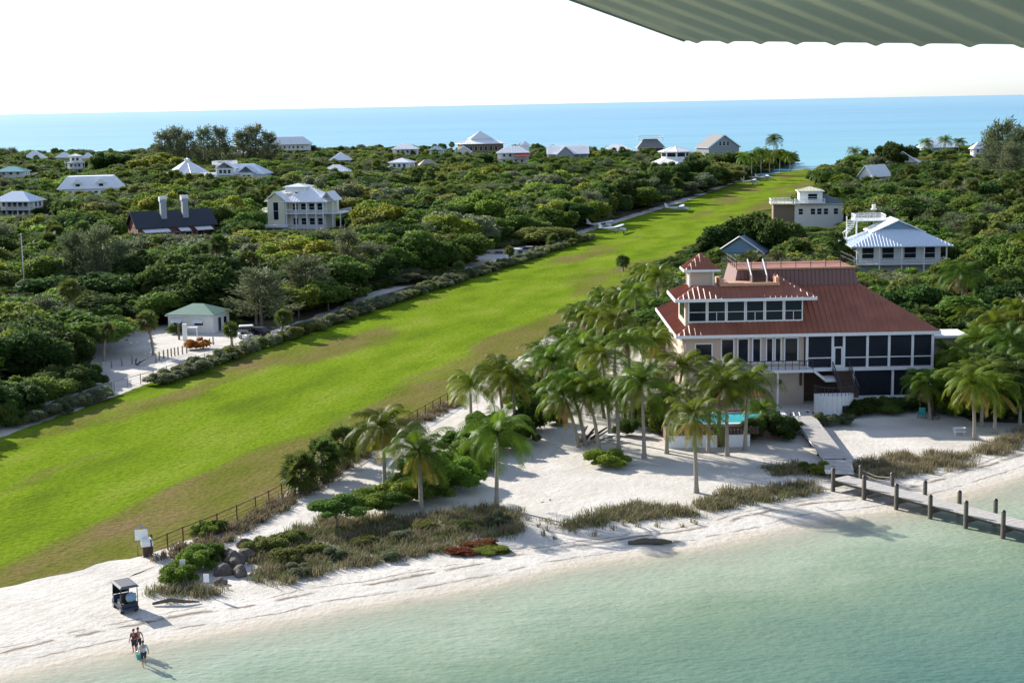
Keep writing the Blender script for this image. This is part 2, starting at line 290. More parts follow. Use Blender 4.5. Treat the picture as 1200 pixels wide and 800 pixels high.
def water_mat():
    m = bpy.data.materials.new('sea_water'); m.use_nodes = True; n = m.node_tree; L = n.links; b = n.nodes['Principled BSDF']; N = n.nodes.new
    b.inputs['Roughness'].default_value = 0.3; b.inputs['IOR'].default_value = 1.33; b.inputs['Specular IOR Level'].default_value = 0.07
    tc = N('ShaderNodeTexCoord')
    def attr(k): a = N('ShaderNodeAttribute'); a.attribute_name = k; return a.outputs['Fac']
    def noise(sc, det=4, stretch=None):
        z = N('ShaderNodeTexNoise'); z.inputs['Scale'].default_value = sc; z.inputs['Detail'].default_value = det
        if stretch:
            mp = N('ShaderNodeMapping'); mp.inputs['Scale'].default_value = stretch; mp.inputs['Rotation'].default_value = (0, 0, R(12)); L.new(tc.outputs['Object'], mp.inputs[0]); L.new(mp.outputs[0], z.inputs['Vector'])
        else: L.new(tc.outputs['Object'], z.inputs['Vector'])
        return z.outputs['Fac']
    def mth(op, a, c):
        x = N('ShaderNodeMath'); x.operation = op
        for i, q in enumerate((a, c)):
            if isinstance(q, (int, float)): x.inputs[i].default_value = q
            else: L.new(q, x.inputs[i])
        return x.outputs[0]
    def ramp(x, stops):
        r = N('ShaderNodeValToRGB'); L.new(x, r.inputs[0]); e = r.color_ramp.elements
        while len(e) > 1: e.remove(e[-1])
        e[0].position = stops[0][0]; e[0].color = stops[0][1]+(1,)
        for p, c in stops[1:]: q = e.new(p); q.color = c+(1,)
        return r.outputs[0]
    d = attr('offshore')
    dd = mth('ADD', d, mth('MULTIPLY', mth('MULTIPLY', mth('SUBTRACT', noise(0.09, 5), 0.5), 16), mth('MINIMUM', mth('DIVIDE', d, 8), 1.0))); dd = mth('ADD', dd, mth('MULTIPLY', mth('MULTIPLY', mth('SUBTRACT', noise(0.5, 4, (0.6, 1.6, 1)), 0.5), 8), mth('MINIMUM', mth('DIVIDE', d, 8), 1.0)))
    lag = ramp(mth('DIVIDE', dd, 150), [(0.0, (0.50, 0.50, 0.37)), (0.03, (0.38, 0.43, 0.31)), (0.087, (0.225, 0.30, 0.195)), (0.167, (0.130, 0.22, 0.160)), (0.25, (0.066, 0.150, 0.135)), (0.333, (0.040, 0.120, 0.143)), (0.40, (0.06, 0.14, 0.14)), (0.55, (0.46, 0.50, 0.38)), (1.0, (0.50, 0.52, 0.40))])  # pale far stops: unseen shoal added to bounce light onto the wing
    gulf = ramp(mth('DIVIDE', d, 9000), [(0.0, (0.17, 0.41, 0.47)), (0.05, (0.135, 0.355, 0.47)), (0.3, (0.125, 0.325, 0.46)), (1.0, (0.18, 0.375, 0.48))])  # last stop is paler: horizon haze put into the sea colour
    mx = N('ShaderNodeMix'); mx.data_type = 'RGBA'; L.new(attr('gulf'), mx.inputs['Factor']); L.new(lag, mx.inputs['A']); L.new(gulf, mx.inputs['B'])
    m2 = N('ShaderNodeMix'); m2.data_type = 'RGBA'; m2.blend_type = 'MULTIPLY'; m2.inputs['Factor'].default_value = 1
    L.new(mx.outputs['Result'], m2.inputs['A']); L.new(ramp(mth('ADD', mth('MULTIPLY', noise(0.012, 5, (0.25, 1.0, 1)), .5), mth('MULTIPLY', noise(0.0022, 6, (0.22, 1.0, 1)), .5)), [(0.36, (0.80, 0.86, 0.90)), (0.5, (1.0, 1.0, 1.0)), (0.64, (1.14, 1.10, 1.07))]), m2.inputs['B'])
    L.new(m2.outputs['Result'], b.inputs['Base Color'])
    bp = N('ShaderNodeBump'); bp.inputs['Strength'].default_value = 0.6; bp.inputs['Distance'].default_value = 0.18
    L.new(mth('ADD', noise(2.0, 6, (0.8, 1.3, 1)), mth('MULTIPLY', noise(0.25, 3, (0.6, 1.5, 1)), 1.5)), bp.inputs['Height']); L.new(bp.outputs[0], b.inputs['Normal'])
    tr = N('ShaderNodeBsdfTransparent'); ms = N('ShaderNodeMixShader')
    L.new(ramp(mth('DIVIDE', dd, 10), [(0.0, (0.12, 0.12, 0.12)), (0.12, (0.62, 0.62, 0.62)), (0.5, (0.98, 0.98, 0.98))]), ms.inputs[0])
    L.new(tr.outputs[0], ms.inputs[1]); L.new(b.outputs[0], ms.inputs[2]); L.new(ms.outputs[0], n.nodes['Material Output'].inputs['Surface'])
    return m
xs = axis(-60000, 60000, -62, 72, 2.0, 1.5); ys = axis(30, 60000, 70, 150, 2.0, 1.35)
grid_obj('sea', xs, ys, lambda P, d: np.full(len(P), -0.10), water_mat(), {'offshore': lambda P, d: np.maximum(-d, 0), 'gulf': lambda P, d: np.clip((P[:,1]-500)/50, 0, 1)})

# ------------------------------------------------------------------ airstrip
def strip_mat():
    m = bpy.data.materials.new('airstrip_turf'); m.use_nodes = True; n = m.node_tree; L = n.links; b = n.nodes['Principled BSDF']; N = n.nodes.new
    b.inputs['Roughness'].default_value = 1.0; b.inputs['Specular IOR Level'].default_value = 0.0
    tc = N('ShaderNodeTexCoord'); mp = N('ShaderNodeMapping'); mp.inputs['Rotation'].default_value = (0, 0, R(18)); L.new(tc.outputs['Object'], mp.inputs[0])
    sx = N('ShaderNodeSeparateXYZ'); L.new(mp.outputs[0], sx.inputs[0]); u = sx.outputs[0]; v_ = sx.outputs[1]      # across, along
    def noise(sc, det, st):
        z = N('ShaderNodeTexNoise'); z.inputs['Scale'].default_value = sc; z.inputs['Detail'].default_value = det
        q = N('ShaderNodeMapping'); q.inputs['Scale'].default_value = st; L.new(mp.outputs[0], q.inputs[0]); L.new(q.outputs[0], z.inputs['Vector']); return z.outputs['Fac']
    def mth(op, a, c):
        x = N('ShaderNodeMath'); x.operation = op
        for i, q in enumerate((a, c)):
            if isinstance(q, (int, float)): x.inputs[i].default_value = q
            else: L.new(q, x.inputs[i])
        return x.outputs[0]
    def ramp(x, stops):
        r = N('ShaderNodeValToRGB'); L.new(x, r.inputs[0]); e = r.color_ramp.elements
        while len(e) > 1: e.remove(e[-1])
        e[0].position = stops[0][0]; e[0].color = stops[0][1]+(1,)
        for p, c in stops[1:]: q = e.new(p); q.color = c+(1,)
        return r.outputs[0]
    def mixc(f, a, c):
        x = N('ShaderNodeMix'); x.data_type = 'RGBA'; L.new(f, x.inputs['Factor']); L.new(a, x.inputs['A'])
        if isinstance(c, tuple): x.inputs['B'].default_value = c+(1,)
        else: L.new(c, x.inputs['B'])
        return x.outputs['Result']
    green = ramp(noise(0.10, 6, (1.5, 0.6, 1)), [(0.28, (0.105, 0.160, 0.015)), (0.5, (0.160, 0.240, 0.016)), (0.70, (0.215, 0.270, 0.036))])
    edge = mth('DIVIDE', mth('ABSOLUTE', mth('ADD', u, 88.0), 0), 19.0)            # 0 in the middle, 1 at the edges
    dry = mth('ADD', mth('ADD', mth('MULTIPLY', mth('POWER', edge, 3.0), 0.85), -0.12), mth('MULTIPLY', mth('SUBTRACT', noise(0.055, 7, (1.3, 0.38, 1)), 0.5), 4.6))
    dry = mth('ADD', dry, mth('MULTIPLY', mth('SUBTRACT', noise(0.35, 5, (1, 0.7, 1)), 0.5), 0.5))
    dry = mth('ADD', dry, ramp(mth('DIVIDE', v_, 760), [(0.55, (0, 0, 0)), (1.0, (0.45, 0.45, 0.45))]))
    for (px, py, la, lw, am) in ((262,562,17,4.5,1.0),(90,497,20,4,.75),(300,425,28,4.5,.9),(600,396,15,4,1.0),(408,405,18,3.5,1.0),(690,300,26,4,.5),(640,287,32,5,.8),(865,232,70,8,.7),(40,560,14,3,.7),(60,664,22,3.5,1.0),(480,470,14,3,1.0),(150,600,12,2.2,.7),(540,340,26,3.5,.6),(210,466,16,3,.7)):
        c = G(px, py); q = N('ShaderNodeVectorMath'); q.operation = 'SUBTRACT'; q.inputs[1].default_value = (c[0]*math.cos(R(18))-c[1]*math.sin(R(18)), c[0]*math.sin(R(18))+c[1]*math.cos(R(18)), 0); L.new(mp.outputs[0], q.inputs[0])
        q2 = N('ShaderNodeVectorMath'); q2.operation = 'MULTIPLY'; q2.inputs[1].default_value = (1/lw, 1/la, 0); L.new(q.outputs[0], q2.inputs[0]); q3 = N('ShaderNodeVectorMath'); q3.operation = 'LENGTH'; L.new(q2.outputs[0], q3.inputs[0])
        dry = mth('ADD', dry, mth('MULTIPLY', mth('MAXIMUM', mth('SUBTRACT', 1.25, q3.outputs['Value']), 0.0), am))
    col = mixc(ramp(dry, [(0.30, (0, 0, 0)), (0.62, (0.6, 0.6, 0.6)), (1.15, (1, 1, 1))]), green, ramp(noise(0.16, 6, (1.3, 0.6, 1)), [(0.35, (0.135, 0.145, 0.028)), (0.55, (0.175, 0.150, 0.050)), (0.72, (0.205, 0.145, 0.075))]))
    col = mixc(ramp(mth('ADD', dry, mth('MULTIPLY', mth('SUBTRACT', noise(0.6, 5, (1, 0.5, 1)), 0.5), 1.4)), [(1.25, (0, 0, 0)), (1.55, (0.7, 0.7, 0.7))]), col, (0.42, 0.36, 0.27))
    col = mixc(ramp(noise(1.6, 5, (1, 1, 1)), [(0.42, (0, 0, 0)), (0.72, (0.5, 0.5, 0.5))]), col, (0.06, 0.09, 0.010))
    L.new(col, b.inputs['Base Color'])
    bp = N('ShaderNodeBump'); bp.inputs['Strength'].default_value = 0.5; bp.inputs['Distance'].default_value = 0.3
    L.new(mth('ADD', noise(2.0, 6, (1, 1, 1)), mth('MULTIPLY', noise(0.2, 4, (1, 0.6, 1)), 2.0)), bp.inputs['Height']); L.new(bp.outputs[0], b.inputs['Normal'])
    return m
STRIP = W([(-220,607),(0,513),(135,464),(350,387),(480,342),(610,299),(690,271),(800,237),(870,211),(915,202),(945,198),(978,202),(955,222),(925,237),(865,264),(795,303),(720,345),(655,385),(600,425),(545,458),(480,494),(415,528),(345,572),(296,602),(250,622),(170,650),(130,657),(60,676),(0,690),(-220,745)])
sheet('airstrip', jag(STRIP, 1.2, 0.35, 3), 0.012, strip_mat())

# ------------------------------------------------------------------ forest floor
M_SOIL = mat('leaf_litter', (0.095, 0.083, 0.048), 0.95, 0.4, 0.6, 0.6, 3)
FOR_L = W([(-120,540),(0,484),(60,462),(110,440),(104,400),(150,386),(200,380),(262,380),(300,392),(345,379),(430,346),(448,336),(500,334),(545,308),(562,291),(600,288),(630,287),(645,290),(690,267),(790,236),(862,211),(905,199),(925,189)])+[(108,785),(66,905),(0,995),(-100,1060),(-340,1110),(-690,1130),(-690,320),(-160,190)]
FOR_R = W([(985,206),(940,236),(880,266),(795,310),(725,352),(700,380),(720,400)])+[(22,222),(20,197),(50,197),(52,172)]+W([(1108,484),(1140,494),(1260,498)])+[(420,262),(880,700),(680,1130),(335,970),(228,790),(175,762)]
sheet('forest_floor', jag(FOR_L, 2, 0.6, 4), 0.008, M_SOIL); sheet('forest_floor', jag(FOR_R, 2, 0.6, 5), 0.008, M_SOIL)
M_TRACK = mat('packed_sand', (0.56, 0.50, 0.43), 0.95, 0.25, .9, .5, 4)
def tracks(pxs, offs, wdt, seed):
    P = np.array(W(pxs)); q = random.Random(seed)
    for of in offs:
        L_, R_ = [], []
        for a, b_ in zip(P[:-1], P[1:]):
            n = max(2, int(np.linalg.norm(b_-a)/.6)); d = (b_-a)/np.linalg.norm(b_-a); nn = np.array([-d[1], d[0]])
            for k in range(n): c = a+(b_-a)*k/n+nn*(of+q.uniform(-.05,.05)); w_ = wdt*q.uniform(.5, 1.2); L_.append(tuple(c+nn*w_/2)); R_.append(tuple(c-nn*w_/2))
        n = len(L_); me = bpy.data.meshes.new('tyre_track'); me.from_pydata([(x, y, .005) for x, y in L_]+[(x, y, .005) for x, y in R_], [], [(n+i, n+i+1, i+1, i) for i in range(n-1)]); me.materials.append(M_TRACK)
        o = bpy.data.objects.new('tyre_track', me); C.objects.link(o); tag(o, kind='structure')
tracks([(-60,760),(60,716),(150,682),(210,655),(270,624),(330,594),(385,563),(440,540),(500,512),(560,480),(610,450)], (-.75,.75), .32, 1); tracks([(-60,735),(60,700),(160,668),(225,642),(290,610)], (-.7,.7), .28, 2); tracks([(-60,782),(40,745),(110,722),(142,712)], (-.6,.6), .26, 3); tracks([(640,455),(660,490),(650,520),(610,560),(640,590),(720,570)], (-.7,.7), .28, 4)


# ------------------------------------------------------------------ foliage prototypes (unit crowns: radius about 1, base at z=0, top at about 2)
def crown_mesh(name, m, seed, n=2600, leaf=0.085, lobes=19, flat=0.95, core=True):
    q = np.random.RandomState(seed); P = []; Nn = []
    cs = [np.array([0, 0, 0.98])]; rs = [0.55]
    for k in range(lobes):
        a = q.uniform(0, 6.28); e = q.uniform(-0.35, 1.0); r = q.uniform(0.35, 0.98)
        cs.append(np.array([math.cos(a)*r*math.cos(e), math.sin(a)*r*math.cos(e), 1.0+0.75*r*math.sin(e)*1.1])); rs.append(q.uniform(0.17, 0.42))
    cs = np.array(cs); rs = np.array(rs)
    pr = rs**2/np.sum(rs**2)
    while len(P) < n:
        k = q.choice(len(rs), p=pr); d = q.normal(size=3); d /= np.linalg.norm(d)
        if d[2] < -0.55: continue
        p = cs[k]+d*rs[k]*(1-abs(q.normal())*0.16+(q.uniform(.02,.22) if q.rand() < .22 else 0))
        if np.any(np.linalg.norm(cs-p, axis=1) < rs*0.72): continue
        P.append(p); Nn.append(d)
    P = np.array(P); P[:, 2] = 1+(P[:, 2]-1)*flat*1.15; P[:, 2] -= max(0, 0.0); Nn = np.array(Nn)
    d = Nn+q.normal(size=Nn.shape)*0.85+np.array([0, 0, 0.25]); d /= np.linalg.norm(d, axis=1)[:, None]
    a = np.cross(d, q.normal(size=d.shape)); a /= np.linalg.norm(a, axis=1)[:, None]; b = np.cross(d, a)
    s = leaf*q.uniform(0.55, 1.35, (n, 1)); a = a*s; b = b*s*q.uniform(0.5, 0.9, (n, 1)); bend = d*s*0.35
    V = np.stack([P-a-b*.35, P-b+bend*.2, P+a+b*.2, P+b+bend*.6], 1).reshape(-1, 3); F = np.arange(4*n).reshape(n, 4)
    mb_v = V
    if core:
        cv = []; cf = []; o = len(V)
        for c, r in zip(cs, rs):
            v, f = ICO[1]; v = v*r*0.78+c; v[:, 2] = 1+(v[:, 2]-1)*flat*1.15; cv.append(v); cf.append(np.array([(x[0], x[1], x[2], x[2]) for x in f])+o); o += len(v)
        me = bpy.data.meshes.new(name); faces = F.tolist()+[tuple(x[:3]) for x in np.concatenate(cf).tolist()]
        me.from_pydata(np.concatenate([V]+cv).tolist(), [], faces); me.update(); me.materials.append(m); return me
    return npmesh(name, V, F, m)
def casu_mesh(name, m, seed, n=2600):
    q = np.random.RandomState(seed); V = []; F = []
    for k in range(110):                                             # wispy upswept sprays on a tall narrow crown
        h = q.uniform(0.06, 0.97); a = q.uniform(0, 6.28); Rr = (1-h)**0.5*q.uniform(0.45, 1.1)+0.10; L = 0.38*q.uniform(.6, 1.2)
        base = np.array([0, 0, h*2.0-0.12]); tip = np.array([math.cos(a)*Rr, math.sin(a)*Rr, h*2.0+L*0.75])
        for j in range(34):
            t = q.uniform(0.3, 1.0); p = base+(tip-base)*t+q.normal(size=3)*np.array([.07, .07, .06]); d = (tip-base)+q.normal(size=3)*0.25+np.array([0, 0, .1]); d /= np.linalg.norm(d)
            s = np.cross(d, q.normal(size=3)); s /= np.linalg.norm(s); l = q.uniform(.07, .15); ww = q.uniform(.012, .028)
            o = len(V); V += [p-s*ww, p+s*ww, p+s*ww*.4+d*l-np.array([0, 0, .02]), p-s*ww*.4+d*l-np.array([0, 0, .02])]; F.append((o, o+1, o+2, o+3))
    return npmesh(name, V, F, m)
def frond(V, F, az, el, L, q, droop=1.0, width=0.66, pairs=25, lw=0.034, curl=0.0):
    d = np.array([math.cos(az), math.sin(az), 0]); side0 = np.array([-math.sin(az), math.cos(az), 0]); p = np.array([0, 0, 0.0]); e = el; N = pairs
    pts = []; dirs = []
    for i in range(N+1):
        t = d*math.cos(e)+np.array([0, 0, math.sin(e)]); pts.append(p.copy()); dirs.append(t); p = p+t*L/N; e -= droop*(0.03+0.11*(i/N))
    tw = q.uniform(-0.5, 0.5)
    for i in range(N):
        o = len(V); w_ = 0.035*(1-i/N)+0.012; V += [pts[i]-side0*w_, pts[i]+side0*w_, pts[i+1]+side0*w_*.9, pts[i+1]-side0*w_*.9]; F.append((o, o+1, o+2, o+3))
        if i < 2: continue
        up = np.cross(side0, dirs[i]); up = up if up[2] > 0 else -up
        s_ = math.sin(math.pi*min(1, (i+1.5)/(N+1.5)))**0.55
        for sg in (-1, 1):
            sd = side0*sg*math.cos(tw)+up*math.sin(tw)*sg; ln = width*s_*q.uniform(.85, 1.1)
            t1 = sd*0.82+dirs[i]*0.55-up*0.12; t1 /= np.linalg.norm(t1); t2 = t1*0.9-np.array([0, 0, 1])*q.uniform(.35, .75)
            a = pts[i]; m_ = a+t1*ln*.5; z = m_+t2*ln*.55; wv = dirs[i]*lw
            o = len(V); V += [a-wv*.6, a+wv*.6, m_+wv, m_-wv, z+wv*.25, z-wv*.25]; F += [(o, o+1, o+2, o+3), (o+3, o+2, o+4, o+5)]
def palm_crown(name, m, seed, n=27, L=3.1, dry=False):
    q = random.Random(seed); V = []; F = []
    if dry:
        for k in range(n): frond(V, F, q.uniform(0, 6.28), q.uniform(-1.1, -0.35), L*q.uniform(.6, .9), q, 0.6, .42, 16, .04)
    else:
        for k in range(n):
            f = k/(n-1); frond(V, F, k*2.399+q.uniform(-.25, .25), 1.45-1.5*f**0.95+q.uniform(-.15, .15), L*(0.72+0.28*min(1, f*2))*q.uniform(.88, 1.1), q, q.uniform(.75, 1.25))
    return npmesh(name, V, F, m)
def fan_crown(name, m, seed, n=48, dry=False):
    q = random.Random(seed); V = []; F = []
    for k in range(n):
        f = k/(n-1); az = k*2.399+q.uniform(-.3, .3); el = 1.3-(2.25 if not dry else 2.6)*f+q.uniform(-.2, .2); d = np.array([math.cos(az)*math.cos(el), math.sin(az)*math.cos(el), math.sin(el)])
        s0 = np.array([-math.sin(az), math.cos(az), 0]); u0 = np.cross(d, s0); ro = q.uniform(-1.1, 1.1); s = s0*math.cos(ro)+u0*math.sin(ro); u = np.cross(d, s); L = q.uniform(.35, .7); c = d*L
        o = len(V); V += [-s*.02, s*.02, c+s*.02, c-s*.02]; F.append((o, o+1, o+2, o+3))
        for j in range(11):
            a = -1.45+2.9*j/10; t = d*math.cos(a)+s*math.sin(a); ln = q.uniform(.62, .8)*(0.75+.25*math.cos(a)); e_ = c+t*ln-np.array([0, 0, .16])*ln+u*0.05; pw = (s*math.cos(a)-d*math.sin(a))*.06
            o = len(V); V += [c-pw*.3, c+pw*.3, c+t*ln*.6+pw, c+t*ln*.6-pw, e_+pw*.2, e_-pw*.2]; F += [(o, o+1, o+2, o+3), (o+3, o+2, o+4, o+5)]
    return npmesh(name, V, F, m)

CROWN = {k: [crown_mesh('crown', LEAF[k], 10*i+s, 4200, 0.060) for s in range(3)] for i, k in enumerate(('dark green', 'mid green', 'bright green', 'olive', 'grey green', 'yellow green'))}
CROWN['sage green'] = [crown_mesh('crown', LEAF['sage green'], 140+s, 4200, 0.055) for s in range(3)]; CROWN['orange'] = [crown_mesh('crown', LEAF['orange'], 91, 1200, 0.10)]; CROWN['rusty'] = [crown_mesh('crown', LEAF['rusty'], 92, 1200, 0.10)]
CROWN_BIG = {k: [crown_mesh('crown', LEAF[k], 200+10*i+s, 7000, 0.050, 22) for s in range(2)] for i, k in enumerate(('dark green', 'mid green', 'bright green'))}
CASU = [casu_mesh('crown', M_CASU, s) for s in range(3)]
PALMC = [palm_crown('crown', M_PALM, s) for s in range(5)]; PALMY = [palm_crown('yellow_fronds', M_PALMY, s+50, 6, 3.0, True) for s in range(3)]; PALMD = [palm_crown('dry_fronds', M_PALMD, s+70, 6, 2.5, True) for s in range(3)]
FANC = [fan_crown('crown', M_FAN, s) for s in range(3)]; FAND = [fan_crown('dry_fans', M_PALMD, 30+s, 10, True) for s in range(2)]
def _trunk_mesh(seed):
    q = random.Random(seed); b = MB(); b.tube([(0,0,-.3),(.03,.02,.5),(0,.04,1.1)], [.07,.055,.03], 6)
    for k in range(4):
        a = k*1.6+q.uniform(-.4, .4); b.tube([(0,.02,.45+.1*k),(math.cos(a)*.28,math.sin(a)*.28,.8+.08*k),(math.cos(a)*.5,math.sin(a)*.5,1.05+.05*k)], [.03,.02,.01], 5)
    me = bpy.data.meshes.new('trunk'); me.from_pydata(b.v, [], b.f); me.materials.append(M_BARK); return me
TRUNKS = [_trunk_mesh(s) for s in range(3)]
def child(name, me, parent, loc=(0,0,0), sc=(1,1,1), rz=0.0):
    o = bpy.data.objects.new(name, me); C.objects.link(o); o.parent = parent; o.location = loc; o.scale = sc; o.rotation_euler = (0, 0, rz); return o

# ------------------------------------------------------------------ labels that single plants out by look and by the nearest landmark
LANDMARKS = []          # (phrase, x, y)
USED = {}
ORD = ['nearest', 'second nearest', 'third nearest', 'fourth nearest', 'fifth nearest', 'sixth nearest', 'seventh nearest', 'eighth nearest', 'ninth nearest', 'tenth nearest'] + ['%dth nearest' % i for i in range(11, 80)]
PENDING = []            # (object, adjectives, noun, x, y)
def landmark(phrase, x, y): LANDMARKS.append((phrase, float(x), float(y)))
def pend(o, adj, noun, x, y): PENDING.append((o, adj, noun, float(x), float(y)))
def resolve_labels():
    B = {}
    for o, adj, noun, x, y in PENDING:
        bx, by, _ = proj((x, y, 2)); best = None
        for ph, lx, ly in LANDMARKS:
            px, py, _ = proj((lx, ly, 2)); d = math.hypot(px-bx, 1.7*(py-by))
            if best is None or d < best[0]: best = (d, ph, lx, ly, px, py)
        d, ph, lx, ly, px, py = best
        rel = ('left of' if bx < px else 'right of') if abs(bx-px) > abs(by-py)*1.1 else ('in front of' if y < ly else 'behind')
        B.setdefault((adj, noun, rel, ph), []).append((math.hypot(x-lx, y-ly), o.name, o))
    for (adj, noun, rel, ph), L in B.items():
        L.sort(key=lambda t: t[:2])
        for i, (d, _, o) in enumerate(L):
            o['label'] = ('%s %s %s the %s' % (adj, noun, rel, ph)) if len(L) == 1 else ('%s %s %s %s the %s' % (ORD[i], adj, noun, rel, ph))

def size_word(h, w_, kind):
    if kind == 'shrub': return 'low' if h < 1.3 else 'rounded'
    return 'small' if h < 4 else ('tall' if h > 7.2 else ('broad' if w_ > 8 else 'rounded'))
def tree(x, y, wdt, hgt, col, seed, group='broadleaf trees of the island wood', z=0.0, big=False, name='broadleaf_tree', label=None, noun='tree', cat='tree', lift=None):
    q = random.Random(seed); rz = q.uniform(0, 6.28)
    o = thing(name, None, cat, (x, y, z), rz, group)
    ms = CROWN_BIG[col] if big else CROWN[col]
    lift = hgt*(0.02 if big else 0.10) if lift is None else lift
    ch = (hgt-lift); s = (wdt/2*q.uniform(.9, 1.1), wdt/2*q.uniform(.9, 1.1), ch/1.95)
    child('crown', q.choice(ms), o, (0, 0, lift-0.10*ch), s)
    child('trunk', q.choice(TRUNKS), o, (0, 0, 0), (wdt*.28, wdt*.28, hgt*.52))
    if label: o['label'] = label
    else: pend(o, size_word(hgt, wdt, 'tree')+' '+col, noun, x, y)
    return o
def shrub(x, y, wdt, hgt, col, seed, label=None, group=None, big=False, name='shrub', noun='shrub', cat='shrub'):
    q = random.Random(seed); o = thing(name, None, cat, (x, y, 0), q.uniform(0, 6.28), group)
    ms = CROWN_BIG[col] if big else CROWN[col]
    child('foliage', q.choice(ms), o, (0, 0, -hgt*.28), (wdt/2*q.uniform(.92, 1.08), wdt/2*q.uniform(.92, 1.08), hgt*1.28/1.95))
    if label: o['label'] = label
    else: pend(o, size_word(hgt, wdt, 'shrub')+' '+col, noun, x, y)
    return o
def casuarina(x, y, hgt, wdt, seed, label=None):
    q = random.Random(seed); o = thing('casuarina_tree', None, 'tree', (x, y, 0), q.uniform(0, 6.28), 'feathery casuarina trees')
    child('crown', q.choice(CASU), o, (0, 0, hgt*.06), (wdt/2, wdt/2, hgt*.92/2.2))
    b = MB(); b.tube([(0,0,-.3),(.1,0,hgt*.4),(0,.1,hgt*.9)], [.028*hgt,.02*hgt,.006*hgt], 6); b.build('trunk', M_BARK, o)
    if label: o['label'] = label
    else: pend(o, 'feathery grey green', 'casuarina tree', x, y)
    return o
def coconut(bx, by, tx, ty, seed, L=1.0, yellow=0, dry=0, label=None, adj=None):
    q = random.Random(seed); p = G(bx, by); t = PY(tx, ty, p[1]+q.uniform(-.4, .4)); h = t[2]; dx = t[0]-p[0]; dy = t[1]-p[1]
    o = thing('coconut_palm', None, 'palm tree', (p[0], p[1], 0), 0, 'coconut palms')
    b = MB(); k = 9; pts = [(dx*(i/k)**1.5, dy*(i/k)**1.5, -.25+(h+.25)*i/k) for i in range(k+1)]; r0 = 0.17+0.004*h
    b.tube(pts, [r0*1.7, r0*1.15]+[r0*(1-.05*i) for i in range(k-1)], 8); b.build('trunk', M_PBARK, o, True)
    s = L*q.uniform(.92, 1.08)
    child('crown', PALMC[q.randrange(5)], o, (dx, dy, h), (s, s, s*q.uniform(.95, 1.15)), q.uniform(0, 6.28))
    if yellow: child('yellow_fronds', PALMY[q.randrange(3)], o, (dx, dy, h), (s, s, s), q.uniform(0, 6.28))
    if dry: child('dry_fronds', PALMD[q.randrange(3)], o, (dx, dy, h), (s, s, s), q.uniform(0, 6.28))
    if q.random() < .7:
        nb = MB()
        for i in range(5): a = q.uniform(0, 6.28); nb.blob((dx+.22*math.cos(a), dy+.22*math.sin(a), h-.22-q.random()*.15), (.12, .12, .15), i, .05, 1)
        nb.build('coconuts', M_TAN, o)
    if label: o['label'] = label
    else: pend(o, adj or (('tall ' if h > 8 else ('short ' if h < 4.5 else ''))+('leaning ' if abs(dx) > .9 else 'straight ')+('yellowing' if yellow else 'green')), 'coconut palm', p[0], p[1])
    return o
def fanpalm(bx, by, tx, ty, seed, s=1.3, dry=True, label=None, adj='round headed'):
    q = random.Random(seed); p = G(bx, by); t = PY(tx, ty, p[1]); h = max(1.0, t[2]); dx = t[0]-p[0]
    o = thing('cabbage_palm', None, 'palm tree', (p[0], p[1], 0), 0, 'cabbage palms with fan leaves')
    b = MB(); b.tube([(0,0,-.2),(dx*.2,0,h*.4),(dx,0,h)], [.24,.19,.17], 8); b.build('trunk', M_PBARK, o, True)
    child('crown', q.choice(FANC), o, (dx, 0, h), (s, s, s), q.uniform(0, 6.28))
    if dry: child('dry_fans', q.choice(FAND), o, (dx, 0, h-.1), (s*.9, s*.9, s*.9), q.uniform(0, 6.28))
    if label: o['label'] = label
    else: pend(o, adj, 'cabbage palm', p[0], p[1])
    return o

